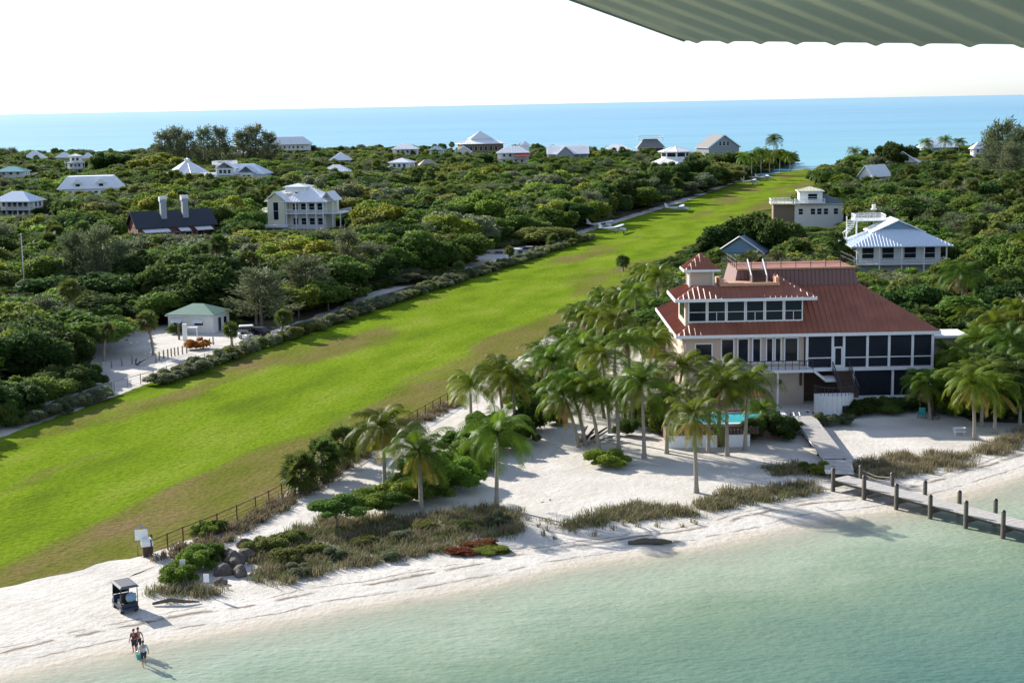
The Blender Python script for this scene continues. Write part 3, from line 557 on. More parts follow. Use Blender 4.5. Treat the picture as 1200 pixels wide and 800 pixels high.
# ------------------------------------------------------------------ generic house (local frame: -y is the side facing the lagoon)
HOUSES = []       # (x, y, radius, px0, px1, visible bottom row)
class House:
    def __init__(s, label, x, y, rz=0.0, name='house', cat='house'):
        s.o = thing(name, label, cat, (x, y, 0), rz)
    def part(s, name, m, b, parent=None, label=None):
        o = b.build(name, m, parent or s.o)
        if label: o['label'] = label
        return o
    def wall(s, x0, x1, y0, y1, z0, z1, m, name='wall'): return s.part(name, m, MB().box(x0, x1, y0, y1, z0, z1))
    def stilts(s, x0, x1, y0, y1, z1, m=M_WHITE, n=4):
        for i in range(n):
            for y in (y0+.3, y1-.3):
                x = x0+.3+(x1-x0-.6)*i/(n-1); s.part('stilt', m, MB().box(x-.16, x+.16, y-.16, y+.16, -.3, z1))
    def roof(s, x0, x1, y0, y1, z, h, m, kind='hip', ov=0.7, seams=True, ridge='x', trim=True):
        x0 -= ov; x1 += ov; y0 -= ov; y1 += ov; b = MB(); wx, wy = x1-x0, y1-y0
        if kind == 'hip': i = min(wx, wy)/2-.05; ix, iy = i, i
        elif kind == 'pyr': ix, iy = wx/2-.05, wy/2-.05
        elif kind == 'gable': ix, iy = (0.0, wy/2-.04) if ridge == 'x' else (wx/2-.04, 0.0)
        elif kind == 'flat': ix, iy = wx*.02, wy*.02
        else: ix, iy = kind
        if kind == 'gable':
            t = .2; zt = z+h
            if ridge == 'x':
                ym = (y0+y1)/2; P = [(y0, z), (ym, zt), (y1, z), (y1, z-t), (ym, zt-t), (y0, z-t)]; V = [(xx, q[0], q[1]) for xx in (x0, x1) for q in P]
            else:
                xm = (x0+x1)/2; P = [(x0, z), (xm, zt), (x1, z), (x1, z-t), (xm, zt-t), (x0, z-t)]; V = [(q[0], yy, q[1]) for yy in (y1, y0) for q in P]
            b.add(V, [(i, (i+1) % 6, 6+(i+1) % 6, 6+i) for i in range(6)]+[(0,5,4,1),(1,4,3,2),(6,7,10,11),(7,8,9,10)])
        else: b.hip(x0, x1, y0, y1, z, h, ix, iy)
        if seams:
            zt = z+h; A, B_, Cc, D = (x0,y0,z), (x1,y0,z), (x1,y1,z), (x0,y1,z); a, b_, c, d = (x0+ix,y0+iy,zt), (x1-ix,y0+iy,zt), (x1-ix,y1-iy,zt), (x0+ix,y1-iy,zt)
            if iy > 0.01: b.seams(A, B_, a, b_, .9, .04, .05)
            if ix > 0.01: b.seams(B_, Cc, b_, c, .9, .04, .05); b.seams(D, A, d, a, .9, .04, .05)
        r = s.part('roof', m, b)
        if trim:
            t = MB()
            for (p, q) in (((x0,y0),(x1,y0)),((x1,y0),(x1,y1)),((x1,y1),(x0,y1)),((x0,y1),(x0,y0))):
                if kind == 'gable' and ((ridge == 'x') == (p[0] == q[0])): continue
                t.bar((p[0],p[1],z-.2),(q[0],q[1],z-.2),.07)
            s.part('fascia', M_TRIM, t, r)
        return r
    def window(s, face, u, z, w_, h_, x0, x1, y0, y1, glass=None):
        # face 'f' front (-y), 'l' left (-x), 'r' right (+x)
        e = 0.07
        def bx(u0, u1, z0, z1, d0, d1):
            if face == 'f': return (u0, u1, y0-d1, y0-d0, z0, z1)
            if face == 'l': return (x0-d1, x0-d0, u0, u1, z0, z1)
            return (x1+d0, x1+d1, u0, u1, z0, z1)
        b = MB(); t = .1
        b.box(*bx(u-w_/2-t, u-w_/2, z, z+h_, .003, e)); b.box(*bx(u+w_/2, u+w_/2+t, z, z+h_, .003, e)); b.box(*bx(u-w_/2-t, u+w_/2+t, z+h_, z+h_+t, .003, e+.01)); b.box(*bx(u-w_/2-t, u+w_/2+t, z-t, z, .003, e+.03))
        if h_ > 1.2: b.box(*bx(u-w_/2+.002, u+w_/2-.002, z+h_/2-.04, z+h_/2+.04, .035, e-.005))
        f = s.part('window', M_TRIM, b); s.part('pane', glass or M_GLASS, MB().box(*bx(u-w_/2+.001, u+w_/2-.001, z+.001, z+h_-.001, .003, .03)), f)
    def windows(s, face, n, z, w_, h_, x0, x1, y0, y1, lo=.12, hi=.88, glass=None):
        a, c = (x0, x1) if face == 'f' else (y0, y1)
        for i in range(n): s.window(face, a+(c-a)*(lo+(hi-lo)*((i+.5)/n)), z, w_, h_, x0, x1, y0, y1, glass)
    def deck(s, x0, x1, y0, y1, z, m=M_WHITE): return s.part('deck', m, MB().box(x0, x1, y0, y1, z-.22, z))
    def railing(s, pts, z, m=M_WHITE, h=1.0, solid=False):
        b = MB()
        for (p, q) in zip(pts[:-1], pts[1:]):
            L = math.hypot(q[0]-p[0], q[1]-p[1]); b.bar((p[0],p[1],z+h),(q[0],q[1],z+h),.06); b.bar((p[0],p[1],z+.12),(q[0],q[1],z+.12),.04)
            n = max(2, int(L/(.35 if not solid else .22)))
            for i in range(n+1):
                x = p[0]+(q[0]-p[0])*i/n; y = p[1]+(q[1]-p[1])*i/n; b.bar((x,y,z),(x,y,z+h), .022 if i % 5 else .05)
        return s.part('railing', m, b)
    def posts(s, xs, y, z0, z1, m=M_WHITE, r=.12):
        for x in xs: s.part('post', m, MB().box(x-r, x+r, y-r, y+r, z0, z1))

def place(px0, px1, apex, hh):
    p = G((px0+px1)/2, apex, hh); q = (p-CAM)@FWD; q = p[1]*cp-(hh-CAMZ)*sp
    return p[0], p[1], (px1-px0)/FPX*q
def simple_house(label, px0, px1, apex, hh, bottom, eave, roofm, wallm, rk='hip', dr=.75, yaw=0.0, storeys=2, stilt=2.2, porch=True, ridge='x', nwin=4, ov=.8, wfrac=.86, seams=True, cat='house'):
    x, y, w_ = place(px0, px1, apex, hh); HOUSES.append((x, y, w_*.62, px0, px1, bottom)); yaw = R(yaw)+math.atan2(-x, y)*0.0
    H_ = House(label, x, y, yaw, cat=cat); W2 = w_*wfrac/2; D2 = w_*dr/2*wfrac; x0, x1, y0, y1 = -W2, W2, -D2, D2
    if porch: yf = y0+min(2.2, D2*.5)
    else: yf = y0
    H_.wall(x0, x1, yf, y1, stilt, eave, wallm); H_.stilts(x0, x1, y0, y1, stilt)
    H_.roof(x0, x1, y0, y1, eave, hh-eave, roofm, rk, ov=ov, ridge=ridge, seams=seams)
    if rk == 'gable':
        g = MB(); z = eave-.02
        if ridge == 'y': g.add([(x0, y0+.0, z), (x1, y0+.0, z), (0, y0, eave+(hh-eave)*.9), (x0, y0+.15, z), (x1, y0+.15, z), (0, y0+.15, eave+(hh-eave)*.9)], [(0,1,2),(5,4,3),(0,3,4,1),(1,4,5,2),(2,5,3,0)])
        else:
            for xx in (x0, x1-.15): g.add([(xx,y0,z),(xx,y1,z),(xx,0,eave+(hh-eave)*.9),(xx+.15,y0,z),(xx+.15,y1,z),(xx+.15,0,eave+(hh-eave)*.9)], [(0,2,1),(3,4,5),(0,1,4,3),(1,2,5,4),(2,0,3,5)])
        H_.part('gable_wall', wallm, g)
    fl = (eave-stilt)/storeys
    for k in range(storeys):
        z = stilt+k*fl; wh = min(1.5, fl*.5); ww = min(1.3, 2*W2/nwin*.5)
        H_.windows('f', nwin, z+fl*.28, ww, wh, x0, x1, yf, y1)
        H_.windows('l', 2, z+fl*.28, min(1.2, D2*.35), wh, x0, x1, yf, y1); H_.windows('r', 2, z+fl*.28, min(1.2, D2*.35), wh, x0, x1, yf, y1)
        if porch:
            H_.deck(x0, x1, y0, yf-.003, z+.02); H_.railing([(x0+.1, yf-.1), (x0+.1, y0+.1), (x1-.1, y0+.1), (x1-.1, yf-.1)], z+.02)
    if porch:
        n = max(3, int(2*W2/4)); H_.posts([x0+.15+(2*W2-.3)*i/n for i in range(n+1)], y0+.18, stilt, eave-.25)
    return H_, (x0, x1, y0, y1, yf, stilt, eave, w_)

# background houses ------------------------------------------------
Hh, d = simple_house('two storey beige house with white hip roof at the left picture edge', -6, 47, 224, 10, 257, 7.0, M_BLROOF, M_CREAM, dr=.7, yaw=-12, storeys=2, stilt=1.6, nwin=5)
landmark('left edge beige house', *Hh.o.location[:2])
Hh, d = simple_house('small white house with teal roof at the far left edge', -4, 33, 195, 9, 213, 6.7, M_TEALROOF, M_WHITE, storeys=2, stilt=1.5, nwin=3)
Hh.deck(d[1]+.003, d[1]+4, d[2], d[3], 4.4); Hh.railing([(d[1]+.1, d[2]+.1), (d[1]+3.9, d[2]+.1), (d[1]+3.9, d[3]-.1)], 4.4)
landmark('teal roofed house', *Hh.o.location[:2])
# wide white house with three gables
Hh, d = simple_house('wide white house with pale mansard roof and gabled dormers', 67, 146, 206, 10.5, 230, 6.0, M_WROOF, M_WHITE, rk=(3.5, 4.0), dr=.6, yaw=8, storeys=1, stilt=2.4, nwin=7, porch=False)
for u in (-4.2, 4.5):
    b = MB().box(u-1.6, u+1.6, d[2]-.1, d[2]+3, 6.05, 8.0); Hh.part('dormer', M_WHITE, b)
    b = MB().add([(u-2,d[2]-.5,7.9),(u+2,d[2]-.5,7.9),(u,d[2]-.5,9.8),(u-2,d[2]+5,7.9),(u+2,d[2]+5,7.9),(u,d[2]+5,9.8)], [(0,1,2),(5,4,3),(0,3,4,1),(1,4,5,2),(2,5,3,0)]); Hh.part('dormer_roof', M_WROOF, b)
    Hh.window('f', u, 6.5, 1.6, 1.2, d[0], d[1], d[2]-.1, d[3])
Hh.deck(d[0]-2, d[1]+3, d[2]-2.4, d[2]-.003, 3.2); Hh.railing([(d[0]-1.9, d[2]-2.3), (d[1]+2.9, d[2]-2.3)], 3.2)
landmark('wide white house', *Hh.o.location[:2])
# white tower house
x, y, w_ = place(75, 101, 180, 12); HOUSES.append((x, y, 7, 75, 101, 207))
Hh = House('narrow white tower house with stacked balconies', x, y, R(10)); Hh.wall(-4.2, 4.2, -3.5, 3.5, 0, 7.2, M_WHITE); Hh.wall(-2.8, 3.2, -3, 3, 7.25, 10.6, M_WHITE, 'tower'); Hh.roof(-2.8, 3.2, -3, 3, 10.7, 1.3, M_WROOF, 'pyr')
Hh.deck(-5.5, 5.5, -5.5, -3.51, 7.2); Hh.railing([(-5.4, -3.6), (-5.4, -5.4), (5.4, -5.4), (5.4, -3.6)], 7.2); Hh.deck(-5.5, 5.5, -5.5, -3.51, 3.8); Hh.railing([(-5.4, -5.4), (5.4, -5.4)], 3.8)
for z in (4.6, 1.2): Hh.windows('f', 3, z, 1.3, 1.6, -4.2, 4.2, -3.5, 3.5)
Hh.windows('f', 2, 8.0, 1.4, 1.7, -2.8, 3.2, -3, 3); Hh.posts([-5.2, 0, 5.2], -5.3, 0, 7); landmark('white tower house', x, y)
simple_house('small white house with steep pyramid roof beside the narrow tower house', 66, 84, 178, 10, 190, 6.6, M_WROOF, M_WHITE, rk='pyr', dr=.9, storeys=1, stilt=2.5, nwin=2)
simple_house('white beach house with layered pale roofs near the left edge by the sea', 28, 53, 177, 11, 188, 6.6, M_WROOF, M_WHITE, storeys=1, stilt=2.5, nwin=3)
simple_house('tiny white roofed cottage just left of the dark round tree', 97, 109, 179, 10, 190, 7, M_WROOF, M_WHITE, storeys=1, stilt=2.5, nwin=2)
# round white house with tent like roof
x, y, w_ = place(190, 248, 187, 12); HOUSES.append((x, y, 13, 190, 248, 207)); Hh = House('low white house under a wide pyramid roof with cupola', x, y, R(20))
def ngon_roof(b, r0, z0, r1, z1, n=8, ph=0.0):
    P = [(r0*math.cos(2*math.pi*i/n+ph), r0*math.sin(2*math.pi*i/n+ph)) for i in range(n)]; Q = [(p[0]*r1/r0, p[1]*r1/r0) for p in P]
    b.add([(p[0],p[1],z0-.2) for p in P]+[(p[0],p[1],z0) for p in P]+[(q[0],q[1],z1) for q in Q], [tuple(range(n))[::-1], tuple(range(2*n, 3*n))]+[(i,(i+1)%n,n+(i+1)%n,n+i) for i in range(n)]+[(n+i,n+(i+1)%n,2*n+(i+1)%n,2*n+i) for i in range(n)])
    for i in range(n): b.bar((P[i][0],P[i][1],z0+.02),(Q[i][0],Q[i][1],z1+.02),.09)
    return b
rr = w_/2
Hh.part('wall', M_WHITE, ngon_roof(MB(), rr*.86, .2, rr*.86, 4.9)); Hh.part('roof', M_WROOF, ngon_roof(MB(), rr, 4.9, 1.2, 11.2)); Hh.part('cupola', M_WHITE, ngon_roof(MB(), 1.1, 11.2, 1.1, 12.0)); Hh.part('cupola_roof', M_WROOF, ngon_roof(MB(), 1.5, 12.1, .1, 12.7))
for i in range(8):
    a = 2*math.pi*(i+.5)/8; r = rr*.86*math.cos(math.pi/8)+.06; c, s2 = math.cos(a), math.sin(a); b = MB()
    V = [(c*r-s2*u, s2*r+c*u, z) for u in (-2.2, 2.2) for z in (1.6, 3.6)]; V2 = [(v[0]-c*.1, v[1]-s2*.1, v[2]) for v in V]; b.add(V+V2, [(0,2,3,1),(4,5,7,6),(0,1,5,4),(2,6,7,3),(1,3,7,5),(0,4,6,2)]); Hh.part('window', M_GLASS, b)
landmark('wide pyramid roof', x, y)
# white house with widow's walk
x, y, w_ = place(245, 320, 187, 12.5); HOUSES.append((x, y, 17, 230, 320, 211)); Hh = House("rambling white house with gables and a square lookout deck", x, y, R(-8)); HS = w_/30.
Hh.wall(-11, 12, -6, 6, 0, 6.2, M_WHITE); Hh.roof(-11, 12, -6, 6, 6.3, 4.4, M_BLROOF, 'hip'); Hh.wall(-9, -1.2, -8, -2, 5.9, 9.0, M_WHITE, 'gable_block'); Hh.roof(-9, -1.2, -8, -2, 9.0, 2.8, M_WROOF, 'gable', ridge='y'); Hh.wall(-11, -6, -3, 3, 6.5, 10.4, M_WHITE, 'tower'); Hh.deck(-12.5, -3, -4, 4, 10.6); Hh.railing([(-12.4,-3.9),(-3.1,-3.9),(-3.1,3.9),(-12.4,3.9),(-12.4,-3.9)], 10.6, h=1.4, solid=True)
Hh.windows('f', 3, 6.8, 1.3, 1.5, -9, -1.2, -8, -2); Hh.windows('f', 6, 3.2, 1.4, 1.6, -11, 12, -6, 6); Hh.roof(-18, -9, -7, 2, 4.6, 2.4, M_WROOF, 'gable'); Hh.wall(-17.5, -11.01, -6.5, 1.5, 0, 4.4, M_WHITE, 'side_wing'); Hh.roof(2, 8, -9, -3, 7.2, 2.8, M_BLROOF, 'gable', ridge='y'); Hh.wall(2.2, 7.8, -8.8, -6.01, 0, 7.0, M_WHITE, 'porch_block')
Hh.windows('f', 2, 4.4, 1.3, 1.6, 2.2, 7.8, -8.8, -3); landmark('lookout deck house', x, y)
# dark roofed brick house with two chimneys
x, y, w_ = place(150, 250, 246, 9.2); HOUSES.append((x, y, 14, 148, 252, 279)); Hh = House('brick house with dark slate roof and two stone chimneys', x, y, R(30)); w2 = w_/2*.97
Hh.wall(-w2+.6, w2-.6, -4.4, 4.4, 0, 5.2, M_BRICK); r = Hh.roof(-w2+.6, w2-.6, -4.4, 4.4, 5.2, 4.0, M_DARKROOF, 'gable', seams=False, trim=False)
g = MB()
for xx in (-w2+.6, w2-.75): g.add([(xx,-4.4,5.0),(xx,4.4,5.0),(xx,0,8.7),(xx+.15,-4.4,5.0),(xx+.15,4.4,5.0),(xx+.15,0,8.7)], [(0,2,1),(3,4,5),(0,1,4,3),(1,2,5,4),(2,0,3,5)])
Hh.part('gable_wall', M_BRICK, g)
for u in (-2.6, 3.2):
    Hh.part('chimney', M_GREYW, MB().box(u-.75, u+.75, -2.6, -1.2, 5.6, 12.2)); Hh.part('chimney_cap', M_WHITE, MB().tube([(u-.95,-1.9,12.3),(u+.95,-1.9,12.3)], .75, 10))
for u0, u1 in ((-9.2, -2.4), (.2, 3.0), (4.6, 9.0)): Hh.part('canopy', M_WHITE, MB().add([(u0,-7.2,4.2),(u1,-7.2,4.2),(u1,-4.42,4.9),(u0,-4.42,4.9),(u0,-7.2,4.05),(u1,-7.2,4.05),(u1,-4.42,4.75),(u0,-4.42,4.75)], [(0,1,2,3),(7,6,5,4),(0,4,5,1),(1,5,6,2),(2,6,7,3),(3,7,4,0)]))
Hh.windows('f', 5, 1.4, 1.6, 2.2, -w2+.6, w2-.6, -4.4, 4.4); Hh.windows('l', 2, 1.6, 1.2, 2.2, -w2+.6, w2-.6, -4.4, 4.4); landmark('dark roofed brick house', x, y)
# pale yellow house with white verandas
x, y, w_ = place(313, 410, 215, 13.4); HOUSES.append((x, y, 15, 311, 412, 274)); Hh = House('big pale yellow house with white metal roof and double verandas', x, y, R(-14)); k = w_/24.
Hh.wall(-10.5*k, -5.2*k, -6.2*k, 5*k, .4, 8.6, M_PALEY, 'gable_block'); Hh.wall(-5.19*k, 6*k, -2.6*k, 5*k, .4, 8.6, M_WHITE); Hh.roof(-5.5*k, 7*k, -5.5*k, 5.5*k, 8.6, 3.6, M_WROOF, 'hip', ov=.8)
Hh.roof(-10.6*k, -5.1*k, -6.2*k, 5*k, 8.8, 2.6, M_WROOF, 'gable', ridge='y', ov=.6); Hh.part('gable_wall', M_PALEY, MB().add([(-10.5*k,-6.2*k,8.6),(-5.2*k,-6.2*k,8.6),(-7.85*k,-6.2*k,11.1),(-10.5*k,-6*k,8.6),(-5.2*k,-6*k,8.6),(-7.85*k,-6*k,11.1)], [(0,1,2),(5,4,3),(0,3,4,1),(1,4,5,2),(2,5,3,0)]))
Hh.wall(-6.5*k, -.5*k, -2*k, 4*k, 11.0, 12.6, M_WHITE, 'lookout'); Hh.roof(-6.5*k, -.5*k, -2*k, 4*k, 12.6, .8, M_WROOF, 'hip', ov=.5)
Hh.window('f', -7.85*k, 3.4, 1.5, 5.0, -10.5*k, -5.2*k, -6.2*k, 5*k)
for z in (1.0, 5.2):
    Hh.deck(-5.17*k, 6.6*k, -6*k, -2.61*k, z); Hh.railing([(-5.1*k, -5.9*k), (1.6*k, -5.9*k), (6.5*k, -5.9*k), (6.5*k, -2.7*k)], z); Hh.windows('f', 4, z+.6, 1.5*k, 2.0, -5*k, 6*k, -2.6*k, 5*k, .04, .96)
Hh.deck(6.62*k, 11.5*k, -5*k, 4*k, 5.2); Hh.railing([(6.7*k, -4.9*k), (11.4*k, -4.9*k), (11.4*k, 3.9*k)], 5.2); Hh.posts([-4.9*k, -1.9*k, 1.4*k, 4.2*k, 6.4*k], -5.8*k, 0, 8.3, r=.15); Hh.posts([8.9*k, 11.2*k], -4.7*k, 0, 5, r=.12)
Hh.roof(5.5*k, 9.2*k, -4.6*k, 1*k, 8.9, 2.4, M_WROOF, 'gable', ridge='y', ov=.4); Hh.posts([5.8*k, 8.9*k], -4.3*k, 5.2, 8.7); Hh.wall(6.01*k, 8.8*k, -1*k, .8*k, 5.2, 8.7, M_PALEY, 'side_room'); Hh.deck(-12.6*k, -10.51*k, -5.6*k, 2*k, 5.6); Hh.railing([(-12.5*k, 1.9*k), (-12.5*k, -5.5*k), (-10.6*k, -5.5*k)], 5.6)
Hh.roof(-11.5*k, -4.5*k, -8.4*k, -6.5*k, 1.6, .5, M_WROOF, 'flat', ov=.2); Hh.posts([-11.2*k, -8*k, -4.8*k], -8.2*k, 0, 1.4); landmark('pale yellow house', x, y)
simple_house('big white beach house with several flat topped roofs behind the casuarinas', 312, 367, 160, 16, 181, 11, M_WROOF, M_CREAM, rk=(6, 6), dr=.55, storeys=2, stilt=3, nwin=7)
simple_house('long low white roof half hidden behind the casuarinas', 271, 301, 174, 11, 184, 8, M_WROOF, M_WHITE, storeys=1, stilt=2.5, nwin=4)
simple_house('white house with faceted pyramid roof beyond the pale yellow house', 386, 412, 178, 11, 193, 6.8, M_WROOF, M_GREYW, rk='pyr', dr=.9, storeys=1, stilt=2.5, nwin=3)
simple_house('low house with broad white hip roof behind the pale yellow house', 376, 412, 193, 7.5, 205, 4.4, M_WROOF, M_CREAM, storeys=1, stilt=1.2, nwin=3)
Hh, d = simple_house('small square white house with shallow hip roof in the trees', 457, 485, 185, 9.5, 203, 7.4, M_WROOF, M_WHITE, rk='pyr', dr=.85, storeys=1, stilt=4.2, nwin=3, porch=False, yaw=-15)
Hh.roof(d[0]-6, d[0]-.1, d[2], d[3], 4.4, .9, M_WROOF, 'hip'); Hh.wall(d[0]-5.6, d[0]-.05, d[2]+.4, d[3]-.4, 0, 4.2, M_WHITE, 'side_wing'); landmark('small square white house', *Hh.o.location[:2])
simple_house('low house with tan shingle roof in the trees', 485, 517, 187, 8.5, 198, 4.6, M_TANROOF, M_CREAM, storeys=1, stilt=1, nwin=3, seams=False, yaw=15)
simple_house('white coastal house with pale grey hip roof left of the big pyramid roof', 458, 492, 168, 12.5, 182, 9.2, M_WROOF, M_WHITE, storeys=2, stilt=2.5, nwin=4)
simple_house('teal roofed cottage on the coast between two white houses', 502, 521, 171, 10.5, 180, 8.2, M_TEALROOF, M_WHITE, storeys=1, stilt=3, nwin=2)
# large two tier pyramid roof
x, y, w_ = place(533, 592, 153, 18); HOUSES.append((x, y, 18, 533, 592, 184)); Hh = House('large brown walled house with two tier pale pyramid roof', x, y, R(12)); w2 = w_/2*.8
Hh.wall(-w2, w2, -w2*.8, w2*.8, 0, 9.6, M_BROWNW); Hh.roof(-w2, w2, -w2*.8, w2*.8, 9.7, 3.0, M_WROOF, (w2*.62, w2*.55), ov=1.6); Hh.roof(-w2*.52, w2*.52, -w2*.40, w2*.40, 12.8, 5.0, M_WROOF, 'pyr', ov=.6)
Hh.windows('f', 6, 5.4, 1.8, 2.4, -w2, w2, -w2*.8, w2*.8); Hh.windows('f', 6, 1.6, 1.8, 2.2, -w2, w2, -w2*.8, w2*.8); landmark('two tier pyramid roof', x, y)
simple_house('small pale gabled cottage before the two tier pyramid roof', 532, 553, 171, 11, 184, 7.4, M_WROOF, M_CREAM, rk='gable', ridge='y', dr=1.0, storeys=1, stilt=3, nwin=2, porch=False)
Hh, d = simple_house('white house with a red awning and small turret', 580, 622, 171, 12, 195, 8.4, M_WROOF, M_WHITE, storeys=2, stilt=2, nwin=4, dr=.6)
Hh.part('awning', M_RED, MB().add([(1,d[2]-4,6.6),(9,d[2]-4,6.6),(9,d[2]-.1,8.1),(1,d[2]-.1,8.1),(1,d[2]-4,6.4),(9,d[2]-4,6.4),(9,d[2]-.1,7.9),(1,d[2]-.1,7.9)], [(0,1,2,3),(7,6,5,4),(0,4,5,1),(1,5,6,2),(2,6,7,3),(3,7,4,0)])); Hh.wall(4.5, 9, 1, 5, 8, 12.2, M_WHITE, 'turret'); Hh.roof(4.5, 9, 1, 5, 12.2, 2.2, M_WROOF, 'pyr'); landmark('house with the red awning', *Hh.o.location[:2])
Hh, d = simple_house('wide white roofed house with grey front gable', 638, 692, 170, 12, 186, 7.4, M_WROOF, M_GREYW, rk='gable', ridge='x', dr=.6, storeys=1, stilt=2.5, nwin=6)
Hh.roof(-6, 3, d[2]-3, d[3]-1, 7.0, 4.6, M_WROOF, 'gable', ridge='y', ov=.5); Hh.part('gable_wall', M_GREYW, MB().add([(-6,d[2]-3,3),(3,d[2]-3,3),(3,d[2]-3,6.9),(-1.5,d[2]-3,11.0),(-6,d[2]-3,6.9),(-6,d[2]-2.8,3),(3,d[2]-2.8,3),(3,d[2]-2.8,6.9),(-1.5,d[2]-2.8,11.0),(-6,d[2]-2.8,6.9)], [(0,1,2,3,4),(9,8,7,6,5),(0,5,6,1),(1,6,7,2),(2,7,8,3),(3,8,9,4),(4,9,5,0)])); landmark('grey front gable', *Hh.o.location[:2])
simple_house('low white house with long hip roof near the coast', 700, 746, 169, 11, 178, 7.2, M_WROOF, M_WHITE, storeys=1, stilt=2.5, nwin=5)
Hh, d = simple_house('grey brown house with flat rooftop lookout above the coast', 745, 779, 163, 14.4, 174, 10, M_GREYROOF, M_BROWNW, rk=(4, 4), storeys=2, stilt=2.5, nwin=4, seams=False)
Hh.deck(-7, 7, -4, 4, 15.3); Hh.railing([(-6.9,-3.9),(6.9,-3.9),(6.9,3.9),(-6.9,3.9),(-6.9,-3.9)], 15.3); Hh.posts([-6.5, 6.5], -3.5, 13.5, 15.1)
# octagonal two tier white house
x, y, w_ = place(760, 822, 171, 14); HOUSES.append((x, y, 14, 760, 822, 196)); Hh = House('white octagonal two tier house beside the airstrip trees', x, y, 0); rr = w_/2
Hh.part('lower_wall', M_WHITE, ngon_roof(MB(), rr*.8, .2, rr*.8, 6.0)); Hh.part('lower_roof', M_WROOF, ngon_roof(MB(), rr, 6.0, rr*.55, 8.2)); Hh.part('upper_wall', M_WHITE, ngon_roof(MB(), rr*.52, 8.1, rr*.52, 11.4)); Hh.part('upper_roof', M_WROOF, ngon_roof(MB(), rr*.66, 11.5, .2, 14))
for i in range(8):
    a = 2*math.pi*(i+.5)/8; r = rr*.52*math.cos(math.pi/8)+.05; c, s2 = math.cos(a), math.sin(a)
    V = [(c*r-s2*u, s2*r+c*u, z) for u in (-2.0, 2.0) for z in (9.1, 10.9)]; V2 = [(v[0]-c*.1, v[1]-s2*.1, v[2]) for v in V]; Hh.part('window', M_SCREEN, MB().add(V+V2, [(0,2,3,1),(4,5,7,6),(0,1,5,4),(2,6,7,3),(1,3,7,5),(0,4,6,2)]))
landmark('white octagonal house', x, y)
Hh, d = simple_house('steep grey shingled house with white trim near the strip end', 818, 864, 158, 15, 181, 8, M_GREYROOF, M_GREYROOF, rk='gable', ridge='y', dr=.8, storeys=1, stilt=2.5, nwin=4, porch=False, seams=False, yaw=20)
b = MB()
for sx in (-1, 1): b.bar((sx*(d[1]+.8), d[2]-.85, 7.9), (0, d[2]-.85, 15.05), .25)
Hh.part('white_bargeboard', M_TRIM, b); Hh.windows('f', 3, 9, 1.6, 2.2, d[0]*.5, d[1]*.5, d[2], d[3]); landmark('grey shingled house', *Hh.o.location[:2])
simple_house('white gabled house right of the far airstrip end', 1008, 1042, 193, 9, 214, 4.6, M_WROOF, M_WHITE, rk='gable', ridge='x', dr=.7, storeys=1, stilt=1, nwin=3, yaw=35)
landmark('strip end gabled house', *place(1008, 1042, 193, 9)[:2])
Hh, d = simple_house('pale house with steep white gables on the right hand coast', 1040, 1078, 177, 12, 194, 7.4, M_WROOF, M_CREAM, rk='gable', ridge='y', dr=.8, storeys=1, stilt=2, nwin=3, yaw=-20)
simple_house('house with broad grey hip roof among palms on the right coast', 1075, 1121, 163, 12, 178, 7.8, M_BLROOF, M_GREYW, storeys=1, stilt=2.5, nwin=5)
simple_house('white house mostly hidden left of the right hand casuarinas', 1138, 1160, 166, 11, 190, 7.5, M_WROOF, M_WHITE, storeys=2, stilt=2, nwin=2)

# green roofed hut on the sandy yard
p = G(229, 390); x, y = p[0], p[1]; HOUSES.append((x, y, 6, 188, 270, 392)); Hh = House('small white hut with green hip roof and propped window shutters', x, y+3.2, R(-14), name='hut', cat='hut')
Hh.wall(-3.9, 3.9, -3, 3, 0, 2.9, M_CREAM); Hh.roof(-3.9, 3.9, -3, 3, 2.9, 1.4, M_GREENROOF, 'hip', ov=.35, seams=False)
for u in (-2.2, 1.4):
    Hh.window('f', u, 1.2, 1.5, 1.0, -3.9, 3.9, -3, 3); Hh.part('window_shutter', M_WHITE, MB().add([(u-.9,-3.05,2.3),(u+.9,-3.05,2.3),(u+.9,-3.75,1.75),(u-.9,-3.75,1.75),(u-.9,-3.05,2.22),(u+.9,-3.05,2.22),(u+.9,-3.75,1.67),(u-.9,-3.75,1.67)], [(0,3,2,1),(4,5,6,7),(0,1,5,4),(1,2,6,5),(2,3,7,6),(3,0,4,7)]))
Hh.part('door', M_NAVY, MB().box(3.903, 3.95, -1.2, -.2, 0.05, 2.2)); Hh.window('r', 1.3, 1.0, 1.2, 1.1, -3.9, 3.9, -3, 3); landmark('green roofed hut', x, y+3)

